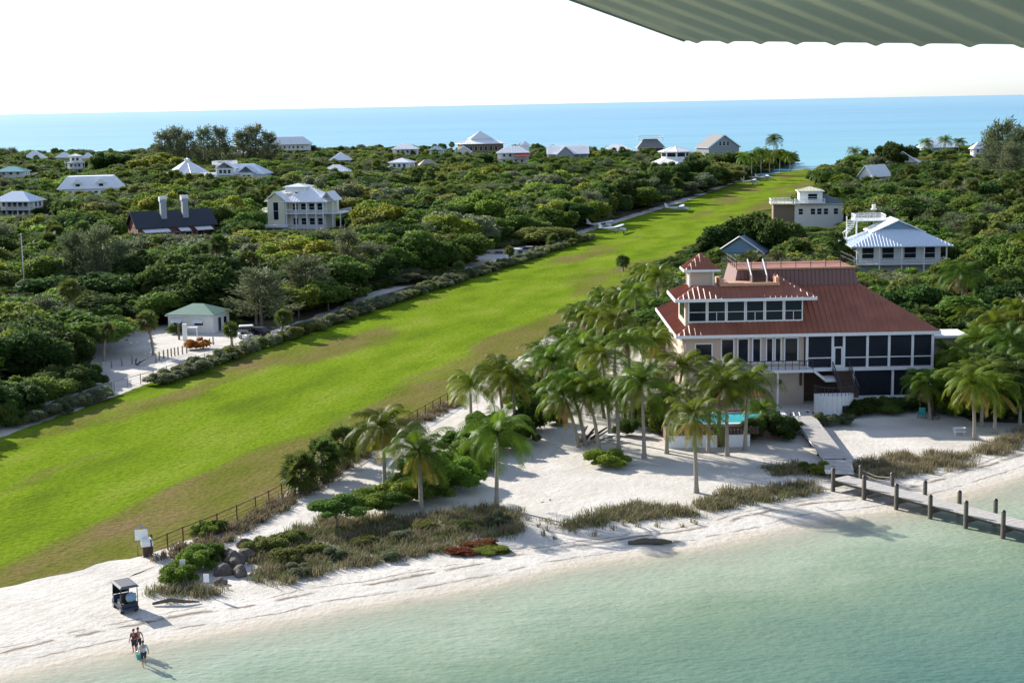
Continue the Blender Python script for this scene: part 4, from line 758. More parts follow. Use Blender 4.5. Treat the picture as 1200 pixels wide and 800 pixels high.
# pale house with roof terrace, right of the airstrip
x, y, w_ = place(930, 990, 219, 11.5); HOUSES.append((x, y, 11, 900, 992, 277)); Hh = House('pale house with dark roof, white turret and roof terrace', x, y+3, R(-6))
Hh.wall(-6.2, 6.6, -4.5, 5, 0, 7.2, M_CREAM); Hh.roof(-6.2, 6.6, -4.5, 5, 7.2, 2.3, M_DGREEN, 'hip', ov=.5); Hh.wall(-5.0, 1.0, -5.2, 1.5, 7.3, 10.6, M_WHITE, 'turret'); Hh.roof(-5.0, 1.0, -5.2, 1.5, 10.6, 1.0, M_YROOF, 'pyr', ov=.5); Hh.window('f', -1.6, 8.2, 2.4, 1.6, -5, 1, -5.2, 1.5); Hh.window('r', -1.5, 8.2, 2.0, 1.5, -5, 1, -5.2, 1.5)
Hh.deck(-6.4, 1.6, -7, -5.21, 7.55); Hh.railing([(-6.3,-5.3),(-6.3,-6.9),(1.5,-6.9),(1.5,-5.3)], 7.55, solid=True); Hh.deck(-12.5, -6.72, -5.5, 3, 7.3, M_YROOF); Hh.railing([(-6.8,-5.4),(-12.4,-5.4),(-12.4,2.9),(-6.8,2.9)], 7.3, solid=True); Hh.wall(-11.8, -6.21, -4, 2.4, 0, 7.05, M_BROWNW, 'lower_wing')
for u in (-4.6, -1.4, .3, 2.0, 4.6): Hh.window('f', u, 4.3, 1.1, 1.5, -6.2, 6.6, -4.5, 5)
Hh.window('l', -2, 4.3, 1.1, 1.4, -6.2, 6.6, -4.5, 5); landmark('roof terrace house', x, y)

# white house with blue grey roof behind the red roofed house
p = G(1056, 330); x, y = p[0], p[1]; HOUSES.append((x, y, 12, 1000, 1114, 322)); Hh = House('white house with blue grey gambrel roof, long balcony and spiral stair', x, y+4.5, R(-3))
Hh.wall(-7.6, 8.0, -2.6, 6, 0, 7.0, M_WHITE); r_ = 9.4
rb = MB().hip(-9.6, 9.6, -6.4, 7.4, 7.0, 3.3, 7.2, 5.2); rb.seams((-9.6,-6.4,7.0),(9.6,-6.4,7.0),(-2.4,-1.2,10.3),(2.4,-1.2,10.3),.6,.04,.05); rb.seams((9.6,-6.4,7.0),(9.6,7.4,7.0),(2.4,-1.2,10.3),(2.4,2.2,10.3),.6,.04,.05); rb.seams((-9.6,7.4,7.0),(-9.6,-6.4,7.0),(-2.4,2.2,10.3),(-2.4,-1.2,10.3),.6,.04,.05); Hh.part('roof', M_BLROOF, rb)
gb = MB().add([(-9.2,-6.6,7.08),(9.2,-6.6,7.08),(0,.4,11.6),(-9.2,7.6,7.08),(9.2,7.6,7.08),(0,.9,11.6)], [(0,2,5,3),(1,4,5,2)]); 
ub = MB().add([(-5.2,-2.6,9.3),(0,-2.6,11.7),(5.2,-2.6,9.3),(-5.2,6,9.3),(0,6,11.7),(5.2,6,9.3),(-5.2,-2.6,9.12),(0,-2.6,11.45),(5.2,-2.6,9.12),(-5.2,6,9.12),(0,6,11.45),(5.2,6,9.12)], [(0,1,4,3),(1,2,5,4),(6,9,10,7),(7,10,11,8),(0,6,7,1),(1,7,8,2),(3,4,10,9),(4,5,11,10),(0,3,9,6),(2,8,11,5)]); Hh.part('gable_roof', M_WROOF, ub); Hh.part('gable_wall', M_BLUEW, MB().add([(-4.6,-2.0,9.2),(4.6,-2.0,9.2),(0,-2.0,11.3),(-4.6,-1.8,9.2),(4.6,-1.8,9.2),(0,-1.8,11.3)], [(0,1,2),(5,4,3),(0,3,4,1),(1,4,5,2),(2,5,3,0)]))
Hh.deck(-8.6, 8.6, -5.8, -2.61, 3.6); Hh.railing([(-8.5,-2.7),(-8.5,-5.7),(8.5,-5.7),(8.5,-2.7)], 3.6); Hh.posts([-8.4, -4.2, 0, 4.2, 8.4], -5.6, 0, 6.8)
for u in (-5.8, -2.0, 2.2, 5.8): Hh.window('f', u, 4.1, 2.2, 2.3, -7.6, 8, -2.6, 6, M_SCREEN)
Hh.deck(-7.2, -1.2, 3.5, 8.5, 11.2); Hh.railing([(-7.1,3.6),(-1.3,3.6),(-1.3,8.4),(-7.1,8.4),(-7.1,3.6)], 11.2, solid=True); Hh.posts([-6.9, -1.5], 3.8, 7, 11)
b = MB()
for i in range(16):
    a = 2.2+i*.28; cx, cy = -8.8, 4.0; z = 5.2+i*.4; b.box(cx+math.cos(a)*.2-.1, cx+math.cos(a)*1.5+.1, cy+math.sin(a)*1.2-.3, cy+math.sin(a)*1.2+.3, z-.1, z); b.bar((cx+math.cos(a)*1.5, cy+math.sin(a)*1.5, z), (cx+math.cos(a)*1.5, cy+math.sin(a)*1.5, z+1), .05)
    if i: b.bar((cx+math.cos(a)*1.5, cy+math.sin(a)*1.5, z+1), (cx+math.cos(a-.28)*1.5, cy+math.sin(a-.28)*1.5, z+.6), .07)
b.tube([(-8.8,4,0),(-8.8,4,12)], .12, 8); Hh.part('spiral_stair', M_WHITE, b); landmark('blue grey roofed house', x, y+4)
o = thing('owl_box', 'white box on a tall thin pole behind the lookout deck', 'pole', (x-1.6, y+16, 0)); MB().tube([(0,0,0),(0,0,12.8)], .07, 6).build('pole', M_WOOD, o); MB().hip(-.5, .5, -.4, .4, 12.9, .0, .15, .1, .25).build('platform', M_WHITE, o); MB().box(-.3, .3, -.3, .3, 12.905, 13.7).build('box', M_WHITE, o)

# slate blue gabled cottage
p = G(877, 313); x, y = p[0], p[1]; HOUSES.append((x, y, 8, 843, 915, 306)); Hh = House('slate blue gabled cottage behind the red roofed house', x, y+4, R(-22))
Hh.wall(-4.6, 4.6, -5, 5, 0, 3.2, M_BLUEW); Hh.roof(-4.6, 4.6, -5, 5, 3.2, 3.4, M_BLUEROOF, 'gable', ridge='y', ov=.6, seams=False, trim=False); Hh.part('gable_wall', M_BLUEW, MB().add([(-4.6,-5,3.1),(4.6,-5,3.1),(0,-5,6.2),(-4.6,-4.8,3.1),(4.6,-4.8,3.1),(0,-4.8,6.2)], [(0,1,2),(5,4,3),(0,3,4,1),(1,4,5,2),(2,5,3,0)]))
b = MB()
for sx in (-1, 1): b.bar((sx*5.25, -5.64, 3.12), (0, -5.64, 6.62), .12)
Hh.part('bargeboard', M_TRIM, b); Hh.windows('f', 2, 1.0, 1.2, 1.3, -4.6, 4.6, -5, 5); Hh.windows('r', 2, 1.0, 1.2, 1.3, -4.6, 4.6, -5, 5); landmark('slate blue cottage', x, y+4)

# ------------------------------------------------------------------ the big red roofed house (its front is parallel to world x)
MH = thing('red_roofed_house', 'big beige house with red ribbed metal roof, screened porches and little square cupola', 'house', (34, 170, 0)); HOUSES.append((34, 181, 18, 768, 1098, 470)); landmark('big red roofed house', 34, 176)
def mh(name, m, b, parent=None, smooth=False):
    b.v = [(x-34, y-170, z) for x, y, z in b.v]; return b.build(name, m, parent or MH, smooth)
# walls
mh('wall', M_BEIGE, MB().box(20, 33.7, 170, 192, 0, 8.25)); mh('back_wall', M_BEIGE, MB().box(33.71, 48.3, 174.2, 192, 0, 8.25))
mh('upper_wall', M_BEIGE, MB().box(20.1, 33.6, 171, 178, 8.6, 12.3))
# main roof with seams
A, B_, c_, d_ = (18.9,169.1,8.35), (49.1,169.1,8.35), (49.1,193.1,8.35), (18.9,193.1,8.35); a2, b2, c2, d2 = (26.4,176.5,12.95), (41.6,176.5,12.95), (41.6,185.7,12.95), (26.4,185.7,12.95)
rb = MB().hip(18.9, 49.1, 169.1, 193.1, 8.35, 4.6, 7.5, 7.4, .22)
for e0, e1, r0, r1 in ((A,B_,a2,b2),(B_,c_,b2,c2),(c_,d_,c2,d2),(d_,A,d2,a2)): rb.seams(e0, e1, r0, r1, .62, .085, .10)
main_roof = mh('roof', M_REDROOF, rb)
pb = MB().hip(26.6, 41.4, 176.7, 185.5, 12.97, 1.95, .45, .55, .01)
pb.seams((26.6,176.7,12.97),(41.4,176.7,12.97),(27.05,177.25,14.92),(40.95,177.25,14.92), .5, .06, .07); pb.seams((41.4,176.7,12.97),(41.4,185.5,12.97),(40.95,177.25,14.92),(40.95,184.95,14.92), .5, .06, .07)
mh('roof_parapet', mat('brown_metal_band', (0.19, 0.10, 0.085), 0.5, 0.1), pb)
mh('roof_deck', M_REDROOF, MB().box(27.0, 41.0, 177.45, 185.0, 14.93, 14.97)); mh('deck_coping', M_COPING, MB().box(26.8, 41.2, 177.0, 177.4, 14.93, 15.13))
b = MB()
for x0, y0, x1, y1 in ((26.9,177.1,41.1,177.1),(41.1,177.1,41.1,185.1),(26.9,177.1,26.9,185.1),(26.9,185.1,41.1,185.1)):
    for zz in (15.6, 16.1): b.bar((x0,y0,zz),(x1,y1,zz),.025)
    L = math.hypot(x1-x0, y1-y0); n = int(L/1.6)
    for i in range(n+1): b.bar((x0+(x1-x0)*i/n, y0+(y1-y0)*i/n, 15.13),(x0+(x1-x0)*i/n, y0+(y1-y0)*i/n, 16.15),.035)
mh('roof_railing', M_RAIL, b)
mh('fascia', M_TRIM, MB().box(18.8, 49.2, 168.98, 169.09, 8.02, 8.38)); mh('fascia', M_TRIM, MB().box(18.78, 18.89, 169.1, 193.1, 8.02, 8.38)); mh('fascia', M_TRIM, MB().box(49.11, 49.22, 169.1, 193.1, 8.02, 8.38))
# upper storey roof: low front slope, right hip block, left slope
ub = MB()
f0, f1, f2, f3 = (18.9,169.9,12.42), (35.0,169.9,12.42), (32.7,172.2,13.6), (21.3,172.2,13.6); bk0, bk1, bk2, bk3 = (18.9,178.6,12.42), (35.0,178.6,12.42), (32.7,176.5,13.6), (21.3,176.5,13.6); pt = (31.0,172.2,13.6); ap = (31.0,174.2,14.75); pq = (31.0,176.5,13.6)
ub.add([f0,f1,f2,f3,bk0,bk1,bk2,bk3,(18.9,169.9,12.22),(35.0,169.9,12.22),(35.0,178.6,12.22),(18.9,178.6,12.22)], [(0,1,2,3),(1,5,6,2),(4,0,3,7),(5,4,7,6),(8,11,10,9),(8,9,1,0),(9,10,5,1),(10,11,4,5),(11,8,0,4),(3,2,6,7)])
ub.add([(30.9,172.2,13.6),(32.7,172.2,13.6),(32.7,176.5,13.6),(30.9,176.5,13.6),(30.9,174.2,14.8)], [(0,1,4),(1,2,4),(2,3,4),(3,0,4)])
ub.seams(f0, f1, f3, f2, .62, .085, .10); ub.seams(f1, bk1, f2, bk2, .62, .085, .10); ub.seams(bk0, f0, bk3, f3, .62, .085, .10); ub.seams((30.9,172.2,13.6),(32.7,172.2,13.6),(30.9,174.2,14.8),(30.95,174.2,14.8), .62, .07, .09); ub.seams((32.7,172.2,13.6),(32.7,176.5,13.6),(30.9,174.15,14.8),(30.9,174.25,14.8), .62, .07, .09)
mh('upper_roof', M_REDROOF, ub); mh('upper_fascia', M_TRIM, MB().box(18.8, 35.1, 169.76, 169.89, 12.12, 12.46)); mh('upper_fascia', M_TRIM, MB().box(18.76, 18.89, 169.9, 178.6, 12.12, 12.46)); mh('upper_fascia', M_TRIM, MB().box(35.01, 35.13, 169.9, 178.6, 12.12, 12.46))
# sunken roof terrace with terracotta coping and a stair with pale handrails
mh('terrace_coping', M_COPING, MB().box(24.3, 31.2, 172.05, 172.45, 13.62, 13.95)); mh('terrace_coping', M_COPING, MB().box(30.8, 31.2, 172.46, 174.0, 13.62, 14.5)); mh('terrace_coping', M_COPING, MB().box(24.3, 24.7, 172.46, 176.6, 13.62, 14.3)); mh('terrace_floor', M_COPING, MB().box(24.72, 30.78, 172.47, 176.6, 13.62, 13.68))
b = MB()
for i in range(6): b.box(28.3, 29.9, 174.2+i*.42, 174.62+i*.42, 13.69, 13.9+i*.21)
st = mh('terrace_stair', M_DWOOD, b); b = MB()
for xx in (28.2, 30.0): b.bar((xx,173.9,14.6),(xx,176.9,16.2),.07); b.bar((xx,173.9,13.69),(xx,173.9,14.6),.07); b.bar((xx,176.8,14.95),(xx,176.8,16.2),.07)
mh('handrail', M_CONC, b, st)
# cupola
cu = mh('cupola', M_BEIGE, MB().box(20.9, 23.6, 173.3, 176, 12.5, 15.45)); b = MB()
for xx in (20.88, 23.62):
    for yy in (173.28, 176.02): b.box(xx-.09, xx+.09, yy-.09, yy+.09, 12.6, 15.4)
mh('corner_board', M_TRIM, b, cu); cr_ = MB().hip(20.2, 24.3, 172.6, 176.7, 15.5, 1.75, 2.0, 2.0, .15)
q = [(20.2,172.6,15.5),(24.3,172.6,15.5),(24.3,176.7,15.5),(20.2,176.7,15.5)]; w4 = [(22.2,174.6,17.25),(22.3,174.6,17.25),(22.3,174.7,17.25),(22.2,174.7,17.25)]
for i in range(4): cr_.seams(q[i], q[(i+1)%4], w4[i], w4[(i+1)%4], .55, .08, .09)
mh('cupola_roof', M_REDROOF, cr_, cu); mh('cupola_trim', M_TRIM, MB().box(20.1, 24.4, 172.5, 172.59, 15.28, 15.55), cu); mh('cupola_trim', M_TRIM, MB().box(20.1, 20.19, 172.6, 176.7, 15.28, 15.55), cu)
# upper window band: six windows
def mwin(x0, x1, z0, z1, y, bars=(), glass=M_GLASS, t=.14, name='window'):
    b = MB().box(x0-t, x0, y-.1, y-.003, z0-t, z1+t); b.box(x1, x1+t, y-.1, y-.003, z0-t, z1+t); b.box(x0+.001, x1-.001, y-.1, y-.003, z1, z1+t); b.box(x0+.001, x1-.001, y-.12, y-.003, z0-t, z0)
    for (u0, v0, u1, v1) in bars: b.box(x0+(x1-x0)*u0-.035, x0+(x1-x0)*u1+.035, y-.085, y-.045, z0+(z1-z0)*v0-.035, z0+(z1-z0)*v1+.035)
    f = mh(name, M_TRIM, b); mh('pane', glass, MB().box(x0+.002, x1-.002, y-.04, y-.004, z0+.002, z1-.002), f)
for i in range(6):
    x0 = 20.55+i*2.22; mwin(x0, x0+1.9, 9.75, 12.0, 171, ((.0,.46,1.,.46),)+(((.5,.0,.5,.46),) if i % 2 else ()))
for yy in (172.2, 174.6): mh('side_window', M_GLASS, MB().box(20.03, 20.09, yy, yy+1.7, 9.9, 11.9))
# first floor left: tall windows and doors; balcony
for x0, x1 in ((24.2,25.5),(26.1,27.2),(27.8,28.6),(29.4,30.0),(30.4,30.95),(31.5,32.9)): mwin(x0, x1, 5.0, 7.7, 170)
mwin(21.2, 23.0, 5.3, 7.2, 170)
mh('balcony', M_TRIM, MB().box(25.5, 34.3, 167.6, 169.99, 4.1, 4.42)); b = MB()
for i in range(12): b.bar((25.6+i*.79,167.7,4.42),(25.6+i*.79,167.7,5.45),.03)
b.bar((25.6,167.7,5.45),(34.29,167.7,5.45),.045); b.bar((25.6,167.7,4.95),(34.29,167.7,4.95),.02); mh('balcony_railing', M_RAIL, b)
mh('balcony_post', M_TRIM, MB().box(25.7, 25.9, 167.8, 168.0, 0, 4.09)); mh('balcony_post', M_TRIM, MB().box(30.2, 30.4, 167.8, 168.0, 0, 4.09))
b = MB().add([(34.35,167.6,4.42),(35.7,167.6,3.35),(35.7,169.9,3.35),(34.35,169.9,4.42),(34.35,167.6,4.1),(35.7,167.6,3.0),(35.7,169.9,3.0),(34.35,169.9,4.1)], [(0,1,2,3),(7,6,5,4),(0,4,5,1),(1,5,6,2),(2,6,7,3),(3,7,4,0)]); mh('side_stair', M_TRIM, b); mh('stair_landing', M_TRIM, MB().box(35.72, 38.5, 167.6, 169.9, 2.95, 3.3))
# first floor right: screened porch
mh('porch_floor', M_TRIM, MB().box(33.75, 48.5, 169.3, 174.19, 3.9, 4.3))
xs_ = [33.95, 36.9, 38.2, 40.9, 43.4, 46.1, 48.4]
for i, x in enumerate(xs_): mh('porch_post', M_TRIM, MB().box(x-.14, x+.14, 169.5, 169.8, 4.301, 8.14))
for x0, x1 in zip(xs_[:-1], xs_[1:]):
    if x0 == 36.9: continue
    mh('screen_panel', M_SCREEN, MB().box(x0+.15, x1-.15, 169.64, 169.68, 4.4, 8.1)); mh('screen_rail', M_TRIM, MB().box(x0+.141, x1-.141, 169.57, 169.63, 5.35, 5.47))
dr = mh('screen_door', M_TRIM, MB().box(37.05, 37.2, 169.55, 169.68, 4.31, 6.7).box(37.9, 38.05, 169.55, 169.68, 4.31, 6.7).box(37.201, 37.899, 169.56, 169.67, 6.5, 6.7).box(37.201, 37.899, 169.56, 169.67, 4.31, 4.55)); mh('door_screen', M_SCREEN, MB().box(37.21, 37.89, 169.60, 169.64, 4.56, 6.49), dr); mh('transom', M_SCREEN, MB().box(37.05, 38.05, 169.62, 169.66, 6.75, 8.1))
mh('corner_panel', M_TRIM, MB().box(48.3, 48.5, 169.81, 174.1, 4.301, 8.14))
# ground floor right: low white wall, screens, posts
mh('base_wall', M_WHITE, MB().box(39.3, 48.4, 169.55, 169.85, -.1, 0.9))
for x0, x1 in ((39.5,43.7),(44.1,48.2)): mh('screen_panel', M_SCREEN, MB().box(x0, x1, 169.68, 169.72, 0.91, 3.89))
for x in (39.35, 43.9, 48.3): mh('ground_post', M_TRIM, MB().box(x-.13, x+.13, 169.56, 169.84, .901, 3.899))
mh('undercroft_shade', M_DWOOD, MB().box(33.75, 39.2, 171.5, 171.7, 0, 3.88))  # dark sheet painting the shade of the open undercroft
mh('wall_lamp', M_BLACK, MB().box(30.8, 31.1, 169.8, 169.99, 2.4, 2.9)); mh('downpipe', M_DWOOD, MB().box(33.2, 33.45, 169.75, 169.99, 2.2, 4.0))
# stair in the middle and the rounded white wall below it
b = MB(); 
for i in range(12): b.box(36.9, 38.7, 169.2-.42*(i+1), 169.2-.42*i, 3.95-.17*(i+1)-.12, 4.1-.17*(i+1))
stair = mh('front_stair', M_DWOOD, b); b = MB()
for xx in (36.85, 38.75): b.bar((xx,169.2,5.0),(xx,164.2,3.0),.05); b.bar((xx,169.2,4.1),(xx,164.2,2.05),.06); [b.bar((xx,169.2-i*.62,4.0-i*.25),(xx,169.2-i*.62,5.0-i*.25),.03) for i in range(9)]
mh('stair_railing', M_RAIL, b, stair)
cw = MB(); n = 14; P = [(36.0+2.15*math.cos(math.pi+math.pi*i/n)*1.0, 164.6+1.9*math.sin(math.pi+math.pi*i/n)) for i in range(n+1)]
cw.add([(x,y,-.1) for x, y in P]+[(x,y,2.25) for x, y in P], [(i,i+1,n+2+i,n+1+i) for i in range(n)]+[tuple(range(n+1,2*n+2)), (n,0,n+1,2*n+1)])
for i in range(0, n+1): cw.bar((P[i][0]*1.0,P[i][1]-.02,-.1),(P[i][0],P[i][1]-.02,2.25),.05)
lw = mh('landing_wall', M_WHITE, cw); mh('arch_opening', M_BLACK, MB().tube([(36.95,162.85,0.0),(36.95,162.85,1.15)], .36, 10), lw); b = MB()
for i in range(0, n+1): b.bar((P[i][0],P[i][1],2.25),(P[i][0],P[i][1],3.2),.025)
for i in range(n): b.bar((P[i][0],P[i][1],3.2),(P[i+1][0],P[i+1][1],3.2),.035)
mh('landing_railing', M_RAIL, b)
# side shed of the house on its right
o = thing('carport', 'white flat roofed side shed right of the big red roofed house', 'shed', (52.2, 181, 0)); MB().box(-3.2, 3.2, -2.5, 2.5, 6.0, 6.3).build('roof', M_WHITE, o); MB().box(-2.9, 2.2, -1.8, 2.2, 0, 5.98).build('wall', M_BEIGE, o)
for xx in (-2.9, 2.9): MB().box(xx-.1, xx+.1, -2.3, -2.1, 0, 5.98).build('post', M_TRIM, o)
MB().box(-1.6, 1.0, -1.86, -1.803, 1.2, 3.4).build('window', M_GLASS, o)

# ------------------------------------------------------------------ pool terrace
p0 = G(783, 525); p1 = G(872, 520); px0, px1, py0 = p0[0], p1[0], p0[1]
PT = thing('pool_terrace', 'raised pool terrace with white retaining wall, dark gate and turquoise pool', 'pool', (px0, py0, 0)); landmark('pool terrace', (px0+px1)/2, py0); TW = px1-px0
def pt(name, m, b, parent=None): return b.build(name, m, parent or PT)
pt('retaining_wall', M_WHITE, MB().box(0, 5.0, 0, .3, -.1, 1.25)); pt('retaining_wall', M_WHITE, MB().box(6.0, TW+.4, 0, .3, -.1, 1.25)); pt('gate', M_DWOOD, MB().box(5.05, 5.95, .05, .2, 0, 2.0))
pt('terrace_fill', M_PAVE, MB().box(.02, TW+.4, .31, 13.5, -.1, 1.2).box(TW+.401, TW+5.2, 3.6, 13.5, -.1, 1.2)); b = MB()
for i in range(26): b.box(i*.36, i*.36+.30, .32, .38, 1.26, 2.0)
b.box(0, 9.3, .39, .44, 1.5, 1.6); b.box(0, 9.3, .39, .44, 1.85, 1.95); pt('fence', M_DWOOD, b)
pw = pt('pool_rim', M_CONC, MB().box(2.2, 13.6, 4.2, 4.8, 1.201, 1.5).box(2.2, 13.6, 9.8, 10.4, 1.201, 1.5).box(2.2, 2.8, 4.801, 9.799, 1.201, 1.5).box(13.0, 13.6, 4.801, 9.799, 1.201, 1.5)); pt('pool_surface', M_POOL, MB().box(2.801, 12.999, 4.801, 9.799, 1.201, 1.42), pw)
b = MB()
for xx in (13.9, 14.5): b.tube([(xx,5.5,1.2),(xx,5.5,2.0),(xx,6.0,2.2),(xx,6.4,1.9),(xx,6.4,1.2)], .035, 6)
pt('pool_ladder', M_METAL, b)
o = thing('sun_lounger', 'white lounger standing beside the turquoise pool', 'lounger', (px0+1.4, py0+4.6, 1.2), R(60)); MB().box(-.35,.35,-.9,.4,.3,.38).build('seat', M_WHITE, o); MB().add([(-.35,.4,.38),(.35,.4,.38),(.35,.95,.85),(-.35,.95,.85),(-.35,.4,.30),(.35,.4,.30),(.35,1.0,.8),(-.35,1.0,.8)], [(0,1,2,3),(7,6,5,4),(0,4,5,1),(1,5,6,2),(2,6,7,3),(3,7,4,0)]).build('backrest', M_WHITE, o)
for sx in (-.3,.3):
    for sy in (-.8,.35): MB().box(sx-.03,sx+.03,sy-.03,sy+.03,0,.3).build('leg', M_WHITE, o)
o = thing('pool_hut', 'terracotta tiled low roof behind the pool', 'shelter', (px0+8.6, py0+13.2, 1.2)); MB().hip(-3.2,3.2,-1.7,1.7,1.7,.9,1.6,1.6,.15).seams((-3.2,-1.7,1.7),(3.2,-1.7,1.7),(-1.6,-.1,2.6),(1.6,-.1,2.6),.4,.07,.08).build('roof', mat('clay_tile', (0.45, 0.17, 0.09), 0.7, 0.15), o)
for sx in (-2.8, 2.8):
    for sy in (-1.4, 1.4): MB().box(sx-.1,sx+.1,sy-.1,sy+.1,0,1.55).build('post', M_WHITE, o)

# ------------------------------------------------------------------ boardwalk, pier
def plankway(label, name, a, b_, w_, z0, z1, m, cat, skip=()):
    a = np.array(a[:2]); b_ = np.array(b_[:2]); L = np.linalg.norm(b_-a); d = (b_-a)/L; ang = math.atan2(d[1], d[0]); o = thing(name, label, cat, (a[0], a[1], 0), ang); n = int(L/.22); q = random.Random(3); bb = MB()
    for i in range(n):
        x = i*.22; z = z0+(z1-z0)*i/n+q.uniform(-.008, .008); e = q.uniform(-.03, .03); bb.box(x, x+.205, -w_/2+e, w_/2+e, z-.06, z)
    bb.build('decking', m, o)
    for sy in (-1, 1):
        y = sy*(w_/2-.25); MB().add([(0,y-.08,z0-.065),(L,y-.08,z1-.065),(L,y+.08,z1-.065),(0,y+.08,z0-.065),(0,y-.08,z0-.32),(L,y-.08,z1-.32),(L,y+.08,z1-.32),(0,y+.08,z0-.32)], [(0,1,2,3),(7,6,5,4),(0,4,5,1),(1,5,6,2),(2,6,7,3),(3,7,4,0)]).build('beam', M_PILE, o)
    return o, L
bw, L = plankway('pale straight boardwalk leading from the house steps to the pier', 'boardwalk', G(936, 491), G(979, 546), 2.3, 1.1, .75, M_PLANK, 'boardwalk'); landmark('boardwalk', *G(960, 520)[:2])
for i in range(6):
    for sy in (-.9, .9): MB().box(i*L/5-.08, i*L/5+.08, sy-.08, sy+.08, -.2, .6).build('support_post', M_PILE, bw)
for sy in (-1.13, 1.13): MB().box(0, L, sy-.03, sy+.03, .62, .70).build('edge_board', M_WHITE, bw)
bw2, L2 = plankway('short wooden landing between the boardwalk and the pier', 'boardwalk_landing', G(981, 548), G(984, 565), 2.6, .8, .82, M_PLANK, 'boardwalk')
FR = [(978,577),(1014,591),(1054,604),(1093,612),(1135,621),(1177,630)]; BK = [(997,570),(1034,576),(1073,606),(1112,614),(1154,618),(1197,632)]
f0 = G(978, 575); f1 = G(1177, 630, -.1); fd = (f1-f0)[:2]/np.linalg.norm((f1-f0)[:2]); fn = np.array([-fd[1], fd[0]]); PW = 2.2
st_ = f0[:2]+fn*PW/2-fd*.5; pier, PL = plankway('grey wooden pier on dark piles running out over the lagoon', 'pier', st_, st_+fd*34, PW, 1.0, 1.0, M_PLANK, 'pier'); landmark('wooden pier', *(st_+fd*9)); q = random.Random(5)
for i in range(12):
    for sy in (-1, 1):
        x = .5+i*(np.linalg.norm((f1-f0)[:2])/5)+(.9 if sy > 0 else 0); y = sy*(PW/2+.20); h = 2.0+q.uniform(-.15, .15); pl = MB().tube([(x,y,-1.8),(x,y,h)], [.21,.18], 8).build('pile', M_PILE, pier, True); MB().tube([(x,y,h+.001),(x,y,h+.12)], [.20,.09], 8).build('pile_cap', M_BLACK, pl)
    x = .5+i*(np.linalg.norm((f1-f0)[:2])/5); MB().box(x-.1, x+.1, -PW/2, PW/2, .35, .67).build('cross_beam', M_PILE, pier)
b = MB(); sp_ = np.linalg.norm((f1-f0)[:2])/5
for i in range(2):
    x0 = 1.4+i*sp_; b.tube([(x0,PW/2+.2,1.75),(x0+sp_*.5,PW/2+.2,1.5),(x0+sp_,PW/2+.2,1.75)], .03, 5); b.tube([(x0,PW/2+.2,1.4),(x0+sp_*.5,PW/2+.2,1.2),(x0+sp_,PW/2+.2,1.4)], .03, 5)
b.build('rope', M_TAN, pier)

# ------------------------------------------------------------------ vegetation placement
for ph, x, y in (('wooded left picture edge', *G(5, 440)[:2]), ('far airstrip end', *G(950, 205)[:2]), ('nearest parked aeroplane', *G(722, 273)[:2]), ('tall white flagpole', *G(30, 352)[:2]), ('fenced sandy yard', *G(150, 425)[:2]), ('beach buggy', *G(147, 700)[:2]), ('sand track fork', *G(480, 520)[:2]), ('right picture edge', *G(1195, 420)[:2]), ('leaning driftwood heap', *G(688, 515)[:2]), ('sandy vehicle clearing', *G(590, 295)[:2])): landmark(ph, x, y)
def free_of_houses(x, y, m=1.0):
    return all(math.hypot(x-h[0], y-h[1]) > h[2]+m for h in HOUSES)
STRIP_VIEW = [proj((p[0], p[1], 0))[:2] for p in STRIP]
def clear_height(x, y, h, w_):
    """lower a tree that would hide the visible part of a house behind it"""
    for hx, hy, hr, a, b, bot in HOUSES:
        if y > hy+hr*.3: continue
        bx, by, q = proj((x, y, 0)); hw = w_/2*FPX/q
        if bx+hw*.75 < a or bx-hw*.75 > b: continue
        if by < bot-2: return 0
        for _ in range(14):
            if proj((x, y, h))[1] >= bot-4: break
            h *= .9
    if x*.951-y*.309 > -73 and y > 225:                     # low growth beside the open airstrip
        for _ in range(14):
            if not inside(STRIP_VIEW, [(proj((x, y, h))[0]-w_*.3*FPX/proj((x, y, h))[2], proj((x, y, h*.93))[1])])[0]: break
            h *= .9
    return h
def sm(x, y, s, k): return math.sin(x/s+k)*math.sin(y/s*1.3+k*2.1)+.5*math.sin((x+y)/s*2.1+k)
# named trees first
taken = []; fp = G(30, 352); HOUSES.append((fp[0], fp[1], 1, 22, 36, 346))
def T(px, py_base, wdt, hgt, col, seed, label=None, **kw):
    p = G(px, py_base); taken.append((p[0], p[1], wdt*.45)); return tree(p[0], p[1], wdt, hgt, col, seed, label=label, **kw)
p = PY(127, 168, 800); tree(p[0], p[1], 24, 17, 'dark green', 31, label='dark round tree standing out against the sea, left of the casuarinas'); taken.append((p[0], p[1], 8))
p = PY(1052, 157, 640); tree(p[0], 640, 18, p[2], 'dark green', 33, label='dark round tree standing out against the sea right of the far airstrip end'); taken.append((p[0], p[1], 7))
p = PY(186, 177, 770); tree(p[0], p[1], 30, 14, 'yellow green', 32, label='broad yellow green tree just before the casuarinas by the sea'); taken.append((p[0], p[1], 8))
for i, (cx, ty, wd) in enumerate(((192,152,9),(206,149,8),(219,155,9),(238,150,9),(256,149,10),(284,154,10),(298,147,11),(313,155,9))):
    Yc = 812+i*6; p = PY(cx, ty-2, Yc); casuarina(p[0], Yc, p[2], wd*2.1, i, label='%s casuarina from the left in the dark row against the sea' % ['first','second','third','fourth','fifth','sixth','seventh','eighth'][i])
for i, (cx, ty, Yc, wd) in enumerate(((1162,150,560,10),(1176,140,545,13),(1197,146,530,12),(1186,165,520,9))):
    p = PY(cx, ty, Yc); casuarina(p[0], Yc, p[2], wd*1.5, 20+i, label='%s casuarina at the right picture edge above the wood' % ['leftmost slender','tallest dense','rightmost broad','lowest'][i])
